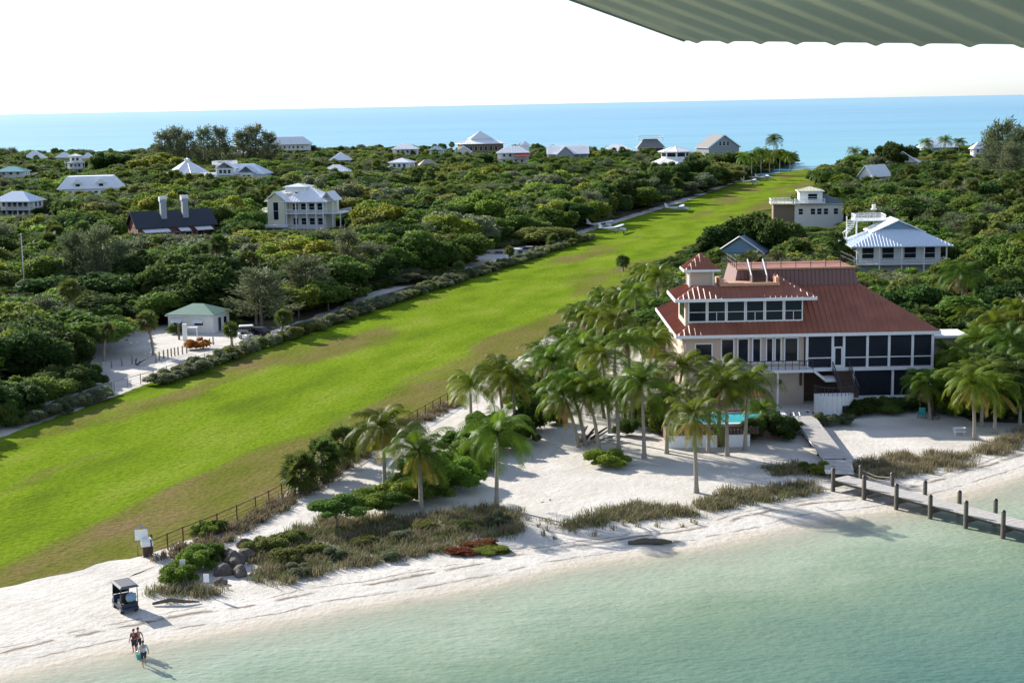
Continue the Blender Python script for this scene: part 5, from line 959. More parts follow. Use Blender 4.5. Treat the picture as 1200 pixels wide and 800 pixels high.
for i, (cx, by, ty, wd) in enumerate(((92,350,268,7.5),(122,352,262,8),(146,352,280,6),(410,338,268,7),(432,330,285,6.5),(60,345,295,6))):
    p = G(cx, by); h = PY(cx, ty, p[1])[2]; casuarina(p[0], p[1], h, wd*1.35, 30+i); taken.append((p[0], p[1], wd*.35))
for i, (x, y, w_, h) in enumerate(((858,309,12,10.5),(886,308,14,13),(915,310,12,11),(835,304,8,7),(934,316,9,6),(905,298,10,9.5))): T(x, y, w_, h, 'dark green', 40+i)
for i, (x, y, w_, h, c) in enumerate(((12,488,8,4.6,'dark green'),(42,478,8,4.8,'mid green'),(72,468,7,4.2,'dark green'),(96,455,5.5,3.6,'dark green'),(16,455,12,8,'dark green'),(54,446,11,7.6,'dark green'),(-22,490,9,5,'dark green'),(86,436,8,5.5,'dark green'),(30,428,11,7,'dark green'))): T(x, y, w_, h, c, 60+i, big=True)
for i, (x, y, w_, h, c) in enumerate(((180,382,10,6.5,'mid green'),(150,385,7,4.5,'dark green'),(205,360,10,6.5,'mid green'),(240,352,9,6,'dark green'),(290,372,7,5,'bright green'),(315,372,8,5.5,'mid green'),(350,372,9,6.5,'yellow green'),(385,366,8,6,'mid green'),(413,356,5.5,4,'bright green'),(440,335,9,7,'dark green'),(475,326,9,7,'mid green'),(515,318,9,7.5,'dark green'),(540,305,9,7,'dark green'))): T(x, y, w_, h, c, 80+i)
for i, (x, y, w_, h, c) in enumerate(((650,277,12,9,'mid green'),(670,268,12,9,'dark green'),(690,258,12,9,'dark green'),(715,250,12,9,'dark green'),(740,244,11,9,'dark green'),(765,238,12,10,'dark green'),(790,228,12,10,'dark green'),(812,221,13,11,'dark green'),(830,214,9,7,'grey green'),(848,210,9,7,'olive'),(640,270,12,9,'yellow green'),(605,275,12,9,'mid green'),(690,247,12,10,'yellow green'),(845,206,14,9,'dark green'),(868,203,12,9,'mid green'),(888,199,12,9,'dark green'),(912,197,12,9,'dark green'))): T(x, y, w_*(1.2 if x > 700 else 1), h*(1.3 if x > 700 else 1), c, 110+i)
for i, (x, y, w_, h, c) in enumerate(((1090,345,8,5,'mid green'),(1060,342,7,4.5,'bright green'),(1035,338,6,4,'mid green'),(970,322,8,4.6,'yellow green'),(990,322,7,4.4,'bright green'),(945,316,6,4,'bright green'),(1110,455,6,4.5,'mid green'),(1150,430,8,6,'dark green'),(1190,440,8,6,'mid green'),(1175,468,6,4,'dark green'),(1145,470,6,4,'mid green'),(1205,470,7,5,'dark green'),(1130,380,8,6,'dark green'),(1170,370,9,7,'mid green'),(1160,340,9,7,'mid green'),(1120,350,8,6,'mid green'),(1195,395,9,7,'dark green'),(1205,350,10,8,'mid green'),(1110,400,7,4.5,'mid green'))): T(x, y, w_*(1.15 if x > 1115 else 1), h*(1.4 if x > 1115 else 1), c, 140+i)

for i, (x, y, w_, h, c) in enumerate(((85,292,22,10.5,'dark green'),(160,240,22,10,'dark green'),(268,262,20,10,'dark green'),(232,250,16,9,'mid green'),(285,290,14,8,'dark green'),(200,338,15,9.5,'mid green'),(165,345,12,8,'mid green'),(330,345,14,8.5,'mid green'),(255,335,12,7,'bright green'),(40,345,14,7.5,'bright green'),(22,320,15,8,'dark green'),(455,310,15,9.5,'dark green'),(395,320,13,8,'mid green'),(500,285,18,10,'mid green'),(560,272,20,11,'bright green'),(600,262,18,10.5,'mid green'),(530,252,20,9,'dark green'),(450,265,18,9,'bright green'),(440,235,20,9,'dark green'),(640,242,20,9,'bright green'),(585,235,20,9,'mid green'),(690,228,20,9,'dark green'),(735,222,18,9,'mid green'),(500,225,20,8,'dark green'),(345,205,22,9,'dark green'),(60,262,16,7,'mid green'),(1020,232,18,9,'mid green'),(1080,240,18,9,'dark green'),(1120,262,16,9,'mid green'),(1160,280,14,9,'bright green'),(1190,250,18,10,'dark green'),(1050,215,22,9,'dark green'),(1140,225,22,10,'mid green'),(1000,300,12,6,'mid green'),(1150,315,12,8,'dark green'),(1195,320,12,8,'mid green'))):
    p = G(x, y); hc = clear_height(p[0], p[1], h, w_)
    if hc > 3 and free_of_houses(p[0], p[1], w_*.3): taken.append((p[0], p[1], w_*.32)); tree(p[0], p[1], w_, hc, c, 160+i, big=True)
cand = []
for poly in (FOR_L, FOR_R):
    Y = 140.0; row = 0
    while Y < 1090:
        s = 7.0+Y*.0050; X = -0.52*Y-12+(row % 2)*s/2
        while X < .55*Y+12:
            cand.append((X+rnd.uniform(-.3,.3)*s, Y+rnd.uniform(-.3,.3)*s, s)); X += s
        Y += s*.9; row += 1
    
CA = np.array(cand); okL = inside(FOR_L, CA) | inside(FOR_R, CA); dE = np.minimum(polydist(FOR_L, CA), polydist(FOR_R, CA))
CA = CA[okL & (dE > 1.6)]; CA = np.unique(np.round(CA, 3), axis=0); CA = CA[np.argsort(CA[:, 1])]
keep = []; outside = []
for X, Y, s in CA:
    bx, by, q = proj((X, Y, 3))
    far_side = bx < -40 or bx > 1240
    if bx < -330 or bx > 1530: continue
    if not free_of_houses(X, Y, .5): continue
    if any(abs(X-t[0]) < t[2]+1 and abs(Y-t[1]) < t[2]+1 for t in taken): continue
    wd = s*rnd.uniform(1.2, 2.1); h = rnd.uniform(4.2, 9.6)*(1+.22*sm(X, Y, 23, 1)); h = max(3.0, h)
    if Y > 500: h *= .9
    hc = clear_height(X, Y, h, wd)
    if hc < 1.4: continue
    n1 = sm(X, Y, 31, 3)+rnd.uniform(-.8, .8); col = 'dark green' if n1 < -.5 else 'mid green' if n1 < .15 else 'olive' if n1 < .45 else 'bright green' if n1 < .85 else 'yellow green' if n1 < 1.1 else 'grey green'
    (outside if far_side else keep).append((X, Y, wd, hc, col))
NIND = 215
for i, (X, Y, wd, h, col) in enumerate(keep[:NIND]):
    if i % 9 == 4 and h > 4: casuarina(X, Y, h*1.05, wd*.9, 300+i); continue
    if i % 11 == 7 and h > 4.5:
        a_ = proj((X, Y, 0)); b_ = proj((X, Y, h)); fanpalm(a_[0], a_[1], b_[0], b_[1], 300+i, 1.7, True); continue
    tree(X, Y, wd, h, col, 300+i) if h > 2.4 else shrub(X, Y, wd, h, col, 300+i, group='shrubs at the edge of the island wood')
# everything farther away reads as one mass: the wood, as instances on points
cols = ['dark green','mid green','bright green','olive','grey green','yellow green']
src = bpy.data.collections.new('wood_crowns'); k = 0; IDX = {}
for c in cols:
    for j, me in enumerate(CROWN[c]):
        o = bpy.data.objects.new('wood_crown_%02d' % k, me); src.objects.link(o); IDX[c, j] = k; k += 1
pts = []; sc_ = []; rz_ = []; ix_ = []
for j, me in enumerate(CASU+FANC):
    src.objects.link(bpy.data.objects.new('wood_crown_%02d' % k, me)); IDX['extra', j] = k; k += 1
for X, Y, wd, h, col in keep[NIND:]+outside:
    t_ = rnd.random()
    if t_ < .09 and h > 4: pts.append((X, Y, 0)); sc_.append((wd*.45, wd*.45, h*1.05/2.2)); rz_.append((0, 0, rnd.uniform(0, 6.28))); ix_.append(IDX['extra', rnd.randrange(3)]); continue
    if t_ < .19 and h > 4.5:
        for _ in range(3): pts.append((X+rnd.uniform(-.4,.4)*wd, Y+rnd.uniform(-.4,.4)*wd, h*rnd.uniform(.75, 1.0))); sc_.append((1.9,1.9,1.9)); rz_.append((0, 0, rnd.uniform(0, 6.28))); ix_.append(IDX['extra', 3+rnd.randrange(3)])
        h *= .6
    pts.append((X, Y, -.22*h*.5)); sc_.append((wd/2, wd/2, h*1.1/1.95)); rz_.append((0, 0, rnd.uniform(0, 6.28))); ix_.append(IDX[col, rnd.randrange(3)])
for X, Y, wd, h, col in keep[60:]:
    for _ in range(1):
        x, y = X+rnd.uniform(-.6,.6)*wd, Y+rnd.uniform(-.6,.6)*wd
        if not free_of_houses(x, y, 0): continue
        hh = min(rnd.uniform(1.6, 3.0), clear_height(x, y, 2.6, 3)); P1 = np.array([[x, y]])
        if hh < 1 or not (inside(FOR_L, P1)[0] or inside(FOR_R, P1)[0]): continue
        pts.append((x, y, -.3*hh)); sc_.append((wd*.42, wd*.42, hh*1.3/1.95)); rz_.append((0, 0, rnd.uniform(0, 6.28))); ix_.append(IDX[rnd.choice(['mid green','olive','dark green','grey green']), rnd.randrange(3)])
me = bpy.data.meshes.new('woodland'); me.from_pydata(pts, [], []); wo = bpy.data.objects.new('woodland', me); C.objects.link(wo); tag(wo, kind='stuff')
for nm, ty, da, key in (('sc', 'FLOAT_VECTOR', sc_, 'vector'), ('rz', 'FLOAT_VECTOR', rz_, 'vector'), ('ix', 'INT', ix_, 'value')):
    at = me.attributes.new(nm, ty, 'POINT'); at.data.foreach_set(key, np.array(da, np.float32 if ty != 'INT' else np.int32).ravel())
ng = bpy.data.node_groups.new('woodland', 'GeometryNodeTree'); ng.interface.new_socket('Geometry', in_out='INPUT', socket_type='NodeSocketGeometry'); ng.interface.new_socket('Geometry', in_out='OUTPUT', socket_type='NodeSocketGeometry')
gi = ng.nodes.new('NodeGroupInput'); go = ng.nodes.new('NodeGroupOutput'); ip = ng.nodes.new('GeometryNodeInstanceOnPoints'); ci = ng.nodes.new('GeometryNodeCollectionInfo')
ci.inputs['Collection'].default_value = src; ci.inputs['Separate Children'].default_value = True; ci.inputs['Reset Children'].default_value = True; ip.inputs['Pick Instance'].default_value = True
def na(nm, ty):
    a = ng.nodes.new('GeometryNodeInputNamedAttribute'); a.data_type = ty; a.inputs['Name'].default_value = nm; return a.outputs['Attribute']
e2r = ng.nodes.new('FunctionNodeEulerToRotation'); ng.links.new(na('rz', 'FLOAT_VECTOR'), e2r.inputs[0])
ng.links.new(gi.outputs[0], ip.inputs['Points']); ng.links.new(ci.outputs[0], ip.inputs['Instance']); ng.links.new(na('ix', 'INT'), ip.inputs['Instance Index']); ng.links.new(e2r.outputs[0], ip.inputs['Rotation']); ng.links.new(na('sc', 'FLOAT_VECTOR'), ip.inputs['Scale']); ng.links.new(ip.outputs[0], go.inputs[0])
wo.modifiers.new('woodland', 'NODES').node_group = ng
print('trees', len(keep), 'instances', len(pts))

# coconut palms: base pixel, top-of-trunk pixel
CP = [(451,570,449,503,1,1),(494,601,491,530,1,0),(582,594,583,510,0,0),(552,492,551,452,1,0),(590,500,584,440,1,1),(678,524,661,465,1,1),(686,523,668,452,0,0),(702,528,689,462,0,1),(725,527,722,462,0,0),(755,537,752,450,0,1),(733,493,731,466,0,1),(708,490,698,445,1,0),(816,577,813,490,1,1),(781,531,786,466,0,1),(830,530,832,462,0,0),(852,534,851,452,0,1),(873,527,877,452,1,0),(893,505,893,482,0,0),(790,512,800,432,0,0),(715,515,705,420,0,0),(742,500,735,402,0,1),(690,470,684,408,1,0),(665,450,660,402,0,1),(720,440,722,378,0,0),(700,430,700,372,0,0),(768,440,772,395,0,1),(745,410,745,345,0,0),(690,420,682,372,0,1),(730,400,728,352,0,0),(770,385,771,325,0,1),(788,392,790,350,0,0),(640,455,636,418,1,0),(604,505,600,446,1,0),(655,480,648,425,0,1),(760,470,764,402,1,0),(752,362,756,322,1,0),(712,382,708,352,0,1),(842,518,846,440,1,0),
      (1090,492,1086,449,1,1),(1142,515,1140,452,1,1),(1166,508,1165,457,1,0),(1190,475,1185,402,0,0),(1150,455,1148,398,0,0),(1185,385,1190,342,0,1),(1120,487,1123,455,1,1),(1176,485,1180,430,1,0),(1110,452,1112,418,0,0),(1200,330,1200,285,0,1),(1150,500,1153,440,1,1),(1195,500,1196,448,1,0),(1128,478,1131,420,0,1),(1165,440,1168,380,0,0),(1192,420,1190,365,1,0),(1140,420,1136,372,0,1)]
for i, (a, b_, c, d, ye, dr_) in enumerate(CP):
    Lf = 1.30 if b_ > 505 else 1.33
    if i == 2: Lf = 1.6
    if i in (0, 1): Lf = 1.4
    if a == 893: Lf = .85
    coconut(a, b_, c, d, 500+i, Lf, ye, dr_)
coconut(1128, 405, 1127, 322, 560, 1.75, 0, 1, label='largest coconut palm with hanging dry fronds, right of the blue grey roof')
for i, (a, c, d, Yp) in enumerate(((907,907,165,735),(882,881,183,660),(893,892,180,690),(902,902,184,700),(914,914,181,720),(926,926,184,730),(873,872,186,640),(1108,1108,165,780),(1124,1124,167,770),(1086,1086,168,800),(962,961,207,560),(985,985,211,560),(1000,1001,178,760))):
    t = PY(c, d, Yp); b0 = proj((t[0], Yp, 0)); coconut(b0[0], b0[1], c, d, 580+i, 1.7 if i else 2.1, 0, 0, label='lone tall coconut palm silhouetted on the sea at the strip end' if i == 0 else None)
for i, (a, b_, c, d, s, dr_) in enumerate(((122,423,124,388,1.25,True),(180,416,172,376,1.5,True),(272,406,270,386,1.15,True),(353,578,353,553,1.75,False),(379,562,377,536,1.8,False),(403,548,403,518,1.8,False),(432,536,431,510,1.6,False),(541,326,538,312,1.1,True),(597,306,597,294,1.1,True),(648,291,648,282,1.7,False),(730,318,730,306,1.3,False),(745,330,744,318,1.2,False),(330,398,332,372,1.2,True),(300,380,302,352,1.3,True),(500,280,501,262,1.4,True),(140,395,140,378,1.1,False),(1075,180,1075,172,1.3,False),(1150,310,1151,285,1.4,True),(1182,300,1183,280,1.3,True),(1050,345,1051,330,1.2,True))): fanpalm(a, b_, c, d, 620+i, s, dr_)

# shrubs by hand: pixel base, width, height, colour
def SH(px, py, w_, h, c, seed, label=None, big=True, group='shrubs around the beach'):
    p = G(px, py); return shrub(p[0], p[1], w_, h, c, seed, label, group, big and c in CROWN_BIG)
for i, (x, y, w_, h, c) in enumerate(((462,592,4.6,2.2,'bright green'),(500,585,5.0,2.6,'mid green'),(530,572,5.2,2.9,'bright green'),(555,548,5.2,3.4,'mid green'),(508,560,5.0,3.2,'bright green'),(480,572,4.0,2.6,'mid green'),(600,520,5.5,3.4,'mid green'),(625,505,5.0,3.4,'dark green'),(580,530,4.6,3.0,'mid green'),(645,496,4.0,2.4,'dark green'),(570,510,4.5,2.8,'mid green'),(540,530,4.0,2.6,'mid green'),(615,480,5,3.2,'mid green'),(612,462,4,2.6,'dark green'))): SH(x, y, w_, h, c, 700+i)
SH(710, 545, 4.6, 1.5, 'bright green', 720, 'low bright green bush in front of the coconut palm cluster'); SH(735, 510, 2.6, 1.9, 'dark green', 721, 'small dark clipped bush behind the palm cluster'); SH(768, 505, 3.6, 4.0, 'mid green', 722, 'tall dense green bush left of the pool terrace'); SH(750, 498, 2.2, 2.6, 'yellow green', 723, 'yellowish bush left of the tall dense green bush')
for i, (x, y, w_, h, c) in enumerate(((885,515,3.0,2.4,'dark green'),(912,513,3.8,2.6,'dark green'),(925,508,2.6,1.9,'mid green'),(965,498,3,1.4,'grey green'),(1010,485,4.5,1.8,'dark green'),(1035,482,4.5,1.7,'mid green'),(1060,481,4.0,1.5,'dark green'),(1078,478,3.2,1.7,'mid green'),(990,497,2.6,1.1,'grey green'),(965,555,2.6,1.0,'yellow green'),(948,552,2.2,.9,'mid green'),(1100,482,4,2.8,'dark green'),(1125,486,5,3,'dark green'),(1160,487,5,3,'mid green'),(1190,492,5,3,'dark green'),(1210,480,5,4,'mid green'))): SH(x, y, w_, h, c, 740+i)
for i, (x, y, w_, h, c) in enumerate(((395,622,4.8,3.2,'mid green'),(425,612,4.6,2.8,'bright green'),(450,606,4.2,2.4,'mid green'))):
    p = G(x, y); tree(p[0], p[1], w_, h, c, 760+i, 'thin stemmed beach trees', big=True, lift=h*.38, label=['leftmost thin stemmed beach tree with spreading green crown above the dune','middle thin stemmed beach tree above the dune grass','rightmost low beach tree beside the dune palms'][i])
for i, (x, y, w_, h, c) in enumerate(((205,682,3.2,1.5,'bright green'),(225,668,3.6,1.8,'bright green'),(245,658,3.2,1.7,'mid green'),(312,648,3.6,1.6,'olive'),(340,640,3.2,1.4,'olive'),(240,628,2.2,1.1,'bright green'),(255,622,2.0,1.0,'mid green'),(330,660,3,1.4,'olive'),(362,650,2.6,1.0,'olive'),(395,655,2.4,.9,'grey green'),(430,640,2.6,1.0,'olive'),(470,632,2.4,.8,'grey green'),(500,622,2.4,.9,'olive'),(455,655,2.2,.7,'grey green'),(540,620,2.4,.9,'olive'),(585,615,2.4,1.0,'grey green'),(350,672,2.2,.8,'grey green'))): SH(x, y, w_, h, c, 780+i)
SH(564, 641, 2.8, .55, 'rusty', 800, 'low rusty red succulent patch on the dune edge', False); SH(540, 648, 2.6, .5, 'rusty', 801, 'second low rusty plant left of the red succulent patch', False); SH(575, 647, 3.2, .45, 'yellow green', 802, 'flat yellow green patch on the sand below the rusty succulents', False)
p = G(230, 409); shrub(p[0], p[1], 3.4, 1.7, 'orange', 803, 'bright orange bush in the sandy yard before the hut'); SH(206, 391, 2.6, 1.7, 'mid green', 804, 'round green bush at the left corner of the hut')
for i, (x, y, w_, h) in enumerate(((5,497,5,3),(28,489,5,3),(50,481,5,3),(70,474,5,3),(90,463,4,2.6),(105,452,4,2.4),(-15,503,5,3))): SH(x, y, w_, h, 'dark green' if i % 2 else 'mid green', 805+i)
for i, (x, y, w_, h, c) in enumerate(((800,311,4.5,2.6,'mid green'),(785,318,4.5,2.8,'dark green'),(770,326,4.5,2.8,'mid green'),(815,305,5,3,'dark green'),(758,336,5,3,'olive'),(742,343,4.5,2.6,'dark green'),(728,352,4.5,2.8,'mid green'),(792,326,5,3.4,'dark green'),(775,338,5,3.4,'mid green'),(750,352,5,3.2,'dark green'))): SH(x, y, w_, h, c, 950+i, group='shrubs between the airstrip and the red roofed house')
# bushes between the airstrip and the big house
for i in range(26):
    t = i/25; px = 655+(800-655)*t+rnd.uniform(-14, 14); py = 438-(438-330)*t+rnd.uniform(-10, 12)
    SH(px, py, rnd.uniform(3, 4.6), rnd.uniform(1.8, 3.6), rnd.choice(['dark green','mid green','dark green','olive','mid green']), 820+i, group='shrubs between the airstrip and the red roofed house')
for i, (x, y) in enumerate(((640,440),(655,450),(670,446),(662,428),(685,452),(700,462),(630,452))): SH(x, y, 3.6, 2.0, ['dark green','mid green'][i % 2], 850+i)
# hedge of pale shrubs along the left fence
HL = [(8,502),(60,487),(110,470),(180,452),(240,432),(300,410),(350,393),(430,365),(480,348),(530,332),(580,316),(620,303),(690,280)]
HW = W(HL); seg = []
for a, b_ in zip(HW[:-1], HW[1:]):
    a = np.array(a); b_ = np.array(b_); L = np.linalg.norm(b_-a); n = max(1, int(L/2.0))
    for k in range(n): seg.append(a+(b_-a)*(k+.5)/n)
for i, p in enumerate(seg):
    px = proj((p[0], p[1], 0))[0]
    if 132 < px < 185 or (rnd.random() < .25 and px < 185): continue
    shrub(p[0]+rnd.uniform(-.4,.4), p[1]+rnd.uniform(-.4,.4), rnd.uniform(3.2,4.4), rnd.uniform(1.25, 2.0), rnd.choice(['sage green','sage green','grey green','olive']), 880+i, group='pale shrubs of the airstrip hedge')
# grasses -----------------------------------------------------------
def blades(name, polys, dens, m, hmin, hmax, seed, bw_=.035, clump=.35, nb=13, patchy=False):
    q = np.random.RandomState(seed); B_ = []; Q = []
    for poly in polys:
        P = np.array(poly); lo = P.min(0); hi = P.max(0); n = int(dens*(hi[0]-lo[0])*(hi[1]-lo[1])); c = lo+(hi-lo)*q.rand(n, 2); c = c[inside(poly, c)]
        dd = polydist(poly, c); c = c[(q.rand(len(c)) < .35+dd*.5) & (np.sin(c[:,0]*1.1+seed)*np.sin(c[:,1]*1.4)+np.sin(c[:,0]*2.7+1)*np.sin(c[:,1]*3.1+seed)*.6+q.normal(size=len(c))*.35 > (.05 if patchy else -.35))]
        B_.append(c)
    c = np.concatenate(B_); n = len(c)*nb; base = np.repeat(c, nb, 0)+q.normal(size=(n, 2))*clump*.4; h = np.repeat(q.uniform(hmin, hmax, len(c)), nb)*q.uniform(.6, 1.1, n)
    az = q.uniform(0, 6.28, n); ln = q.uniform(.2, 1.05, n)*h; d = np.stack([np.cos(az), np.sin(az)], 1); s = np.stack([-d[:,1], d[:,0]], 1)*bw_; z0 = np.full(n, -.05)
    v0 = np.column_stack([base-s, z0]); v1 = np.column_stack([base+s, z0]); v2 = np.column_stack([base+d*ln[:,None]*.45+s*.8, h*.72]); v3 = np.column_stack([base+d*ln[:,None]*.45-s*.8, h*.72]); v4 = np.column_stack([base+d*ln[:,None]+s*.15, h]); v5 = np.column_stack([base+d*ln[:,None]-s*.15, h])
    V = np.stack([v0, v1, v2, v3, v4, v5], 1).reshape(-1, 3); o = np.arange(n)*6; F = np.concatenate([np.stack([o, o+1, o+2, o+3], 1), np.stack([o+3, o+2, o+4, o+5], 1)])
    ob = bpy.data.objects.new(name, npmesh(name, V, F, m)); C.objects.link(ob); return tag(ob, kind='stuff')
D1 = W([(300,640),(340,622),(380,606),(430,604),(475,608),(520,600),(575,594),(612,600),(618,612),(600,632),(560,630),(520,648),(450,662),(400,668),(345,684),(300,690),(290,668)]); D1b = W([(180,690),(215,690),(240,688),(280,690),(250,700),(200,706),(168,696)])
D2 = W([(655,618),(690,600),(740,590),(800,594),(818,606),(760,610),(700,618),(672,624)]); D3 = W([(812,594),(850,573),(900,572),(955,565),(958,577),(900,590),(835,602)]); D4 = W([(985,548),(1040,533),(1100,532),(1135,533),(1145,547),(1070,560),(1000,564)]); D5 = W([(1135,528),(1165,515),(1205,498),(1205,522),(1175,535),(1148,540)]); D6 = W([(895,548),(930,544),(955,548),(950,558),(905,558)])
blades('dune_grass', [D2, D3, D4, D5, D6, D1b], 7.0, M_DUNE, .35, .8, 1, .026, .75, 20); blades('dune_grass', [D1], 8.0, M_DUNE, .3, .8, 5, .026, .7, 20, True); blades('dune_grass', [D1], 5.0, M_DUNEG, .25, .7, 9, .03, .8, 18, True); blades('dune_grass', [D2, D3, D1b, D6], 3.2, M_DUNEG, .3, .7, 2, .03, .8, 18)
blades('dry_grass', [W([(178,656),(250,624),(345,574),(352,586),(270,636),(190,662)]), W([(350,574),(420,528),(480,494),(540,462),(545,472),(480,506),(425,540),(358,584)])], 9.0, M_DRY, .3, .8, 3, .04, .6, 16); blades('dune_grass', [W([(178,658),(250,627),(345,578),(352,588),(270,638),(190,664)])], 1.6, M_DUNEG, .3, .7, 4)
blades('beach_grass', [W([(560,600),(640,600),(660,622),(600,640)]), W([(930,560),(985,556),(985,572),(940,585)]), W([(640,622),(820,606),(830,614),(650,634)])], .5, M_DUNE, .3, .6, 6)

# ------------------------------------------------------------------ fences, posts, signs
def fence(label, pxs, step, h, wires, rails, screen=None, name='fence', m=M_WOOD, zoff=0.0, cap=95):
    P = [np.array(p) for p in W(pxs)]; o = thing(name, label, 'fence', (P[0][0], P[0][1], 0)); w_ = MB(); s_ = MB(); n = 0
    for a, b_ in zip(P[:-1], P[1:]):
        a = a-P[0]; b_ = b_-P[0]; L = np.linalg.norm(b_-a); k = max(1, int(round(L/step)))
        for i in range(k):
            p = a+(b_-a)*i/k
            if n < cap: MB().tube([(p[0],p[1],-.2),(p[0],p[1],h+.1)], .055 if rails else .045, 6).build('post', m, o)
            n += 1
        for z in wires: w_.bar((a[0],a[1],z),(b_[0],b_[1],z), .012)
        for z in rails: w_.bar((a[0],a[1],z),(b_[0],b_[1],z), .03)
        if screen: d = (b_-a)/L; nn = np.array([-d[1], d[0]])*.02; s_.add([(*(a-nn),.1),(*(b_-nn),.1),(*(b_-nn),h),(*(a-nn),h),(*(a+nn),.1),(*(b_+nn),.1),(*(b_+nn),h),(*(a+nn),h)], [(0,1,2,3),(7,6,5,4),(0,4,5,1),(3,2,6,7)])
    w_.build('wire', M_RAIL if not rails else m, o)
    if screen: s_.build('mesh_screen', screen, o)
    return o
fence('wire fence on rusty posts between the airstrip and the sand track', [(178,652),(215,636),(255,620),(300,600),(345,577),(415,533),(480,499),(541,464)], 2.6, 1.3, (.3,.6,.9), (1.3,), m=M_DWOOD)
fence('chain link fence with grey blue mesh along the wooded left side of the airstrip', [(-40,512),(0,501),(60,484),(132,460)], 3, 1.4, (.4,.8), (1.4,), M_WINDSCR)
fence('open wire fence between the sandy yard and the airstrip', [(134,459),(180,446),(240,426),(300,405)], 3, 1.3, (.3,.6,.9), (1.3,), m=M_WOOD)
fence('mesh fence along the hedge beyond the sandy yard', [(340,391),(400,371),(440,356),(500,338),(545,320)], 3.5, 1.3, (.4,.8), (1.3,), M_WINDSCR)
fence('low pale fence leading to the nearest parked aeroplane', [(646,289),(665,282),(683,275)], 3, 1.3, (.4,.8), (1.3,), M_GREYW)
YP = [(119,434),(131,431),(143,429),(155,426),(183,424),(187,422),(192,420),(197,419),(201,418),(205,417),(209,416),(214,415),(219,414),(238,408),(242,407),(246,406),(250,404)]
for i, (x, y) in enumerate(YP):
    p = G(x, y); o = MB().tube([(0,0,-.2),(0,0,1.15),(0,0,1.25)], [.11,.11,.05], 7).build('yard_post', M_WOOD, None, False, (p[0], p[1], 0)); tag(o, '%s wooden post from the left in the row of posts on the sandy yard' % (['first','second','third','fourth','fifth','sixth','seventh','eighth','ninth','tenth','eleventh','twelfth','thirteenth','fourteenth','fifteenth','sixteenth','seventeenth'][i]), 'post', 'posts of the sandy yard')
o = thing('yard_rope', 'slack rope strung between the left posts of the sandy yard', 'rope', G(119,434)); b = MB(); a0 = G(119,434)
for (x0,y0),(x1,y1) in zip(YP[:4], YP[1:5]):
    p = G(x0,y0)-a0; q_ = G(x1,y1)-a0; b.tube([(p[0],p[1],1.0),((p[0]+q_[0])/2,(p[1]+q_[1])/2,.8),(q_[0],q_[1],1.0)], .025, 5)
b.build('rope', M_TAN, o)
# anchor on the yard
p = G(169, 427); o = thing('anchor', 'dark rusty anchor lying on the sandy yard between the posts', 'anchor', p, R(30)); b = MB(); b.tube([(-.9,0,.15),(.5,0,.9)], .09, 6); b.tube([(-.9,-.9,.55),(-1.05,-.4,.15),(-1.0,0,.1),(-1.05,.4,.15),(-.9,.9,.55)], .10, 6); b.build('shank', M_PILE, o); MB().tube([(.3,-.6,.8),(.3,.6,.8)], .06, 6).build('stock', M_PILE, o)
for sy in (-1, 1): MB().add([(-.9,sy*.9,.5),(-.7,sy*.75,.6),(-.75,sy*1.15,.85),(-.95,sy*.95,.6)], [(0,1,2),(0,2,3),(0,3,1),(1,3,2)]).build('fluke', M_PILE, o)
# white pillar with shelf (outdoor shower) by the hut
p = G(217, 399); o = thing('shower_stand', 'white square pillar with side shelf before the hut', 'outdoor shower', p); MB().box(-.3,.3,-.3,.3,0,2.6).build('pillar', M_WHITE, o); MB().box(.301,2.0,-.4,.4,1.9,2.1).build('shelf', M_WHITE, o); MB().box(1.8,1.95,-.08,.08,0,1.89).build('shelf_leg', M_WHITE, o)
p = G(210, 398); o = thing('dark_post', 'dark thick post left of the white pillar', 'post', p); MB().tube([(0,0,-.1),(0,0,2.4)], .16, 8).build('shaft', M_PILE, o); MB().box(-.25,.25,-.25,.25,2.401,2.55).build('cap', M_PILE, o)
# flagpole
p = G(30, 352); h = PY(27, 275, p[1])[2]; o = thing('flagpole', 'tall plain white pole rising from the trees at the left', 'flagpole', p); MB().tube([(0,0,-.3),(0,0,h*.5),(0,0,h)], [.13,.11,.07], 8).build('pole', M_WHITE, o); MB().blob((0,0,h+.1), (.14,.14,.14), 1, 0.0).build('finial', M_WHITE, o)
# signs
def sign(px, py, label, w_, h_, top, m, rz=0, name='sign', posts=1):
    p = G(px, py); o = thing(name, label, 'sign', p, rz); 
    for xx in ([0] if posts == 1 else [-w_*.35, w_*.35]): MB().tube([(xx,.03,-.2),(xx,.03,top-.02)], .045, 6).build('post', M_WOOD, o)
    MB().box(-w_/2, w_/2, -.05, -.02, top-h_, top).build('panel', m, o); return o
sign(243, 699, 'small white sign on a thin post on the beach beside the rocks', .42, .62, 1.75, M_WHITE, R(-8)); sign(215, 679, 'small pale sign half hidden in the bright green bush', .42, .5, 1.6, M_CONC, R(5))
sg = sign(167, 650, 'large white notice board with peaked frame at the fence end', 1.0, .85, 2.1, M_WHITE, R(10), posts=2); b = MB(); b.bar((-.55,-.04,2.12),(0,-.04,2.4),.05); b.bar((.55,-.04,2.12),(0,-.04,2.4),.05); b.build('peaked_frame', M_GREYW, sg)
p = G(173, 651); o = thing('mailbox', 'white boxy mailbox on a brown stand beside the notice board', 'mailbox', p, R(20)); MB().box(-.35,.35,-.3,.3,0,.85).build('stand', M_DWOOD, o); MB().hip(-.45,.45,-.38,.38,1.25,.18,.12,.12,.39).build('box', M_WHITE, o); MB().tube([(.42,.6,-.2),(.42,.6,1.6)], .1, 7).build('corner_post', M_DWOOD, o)
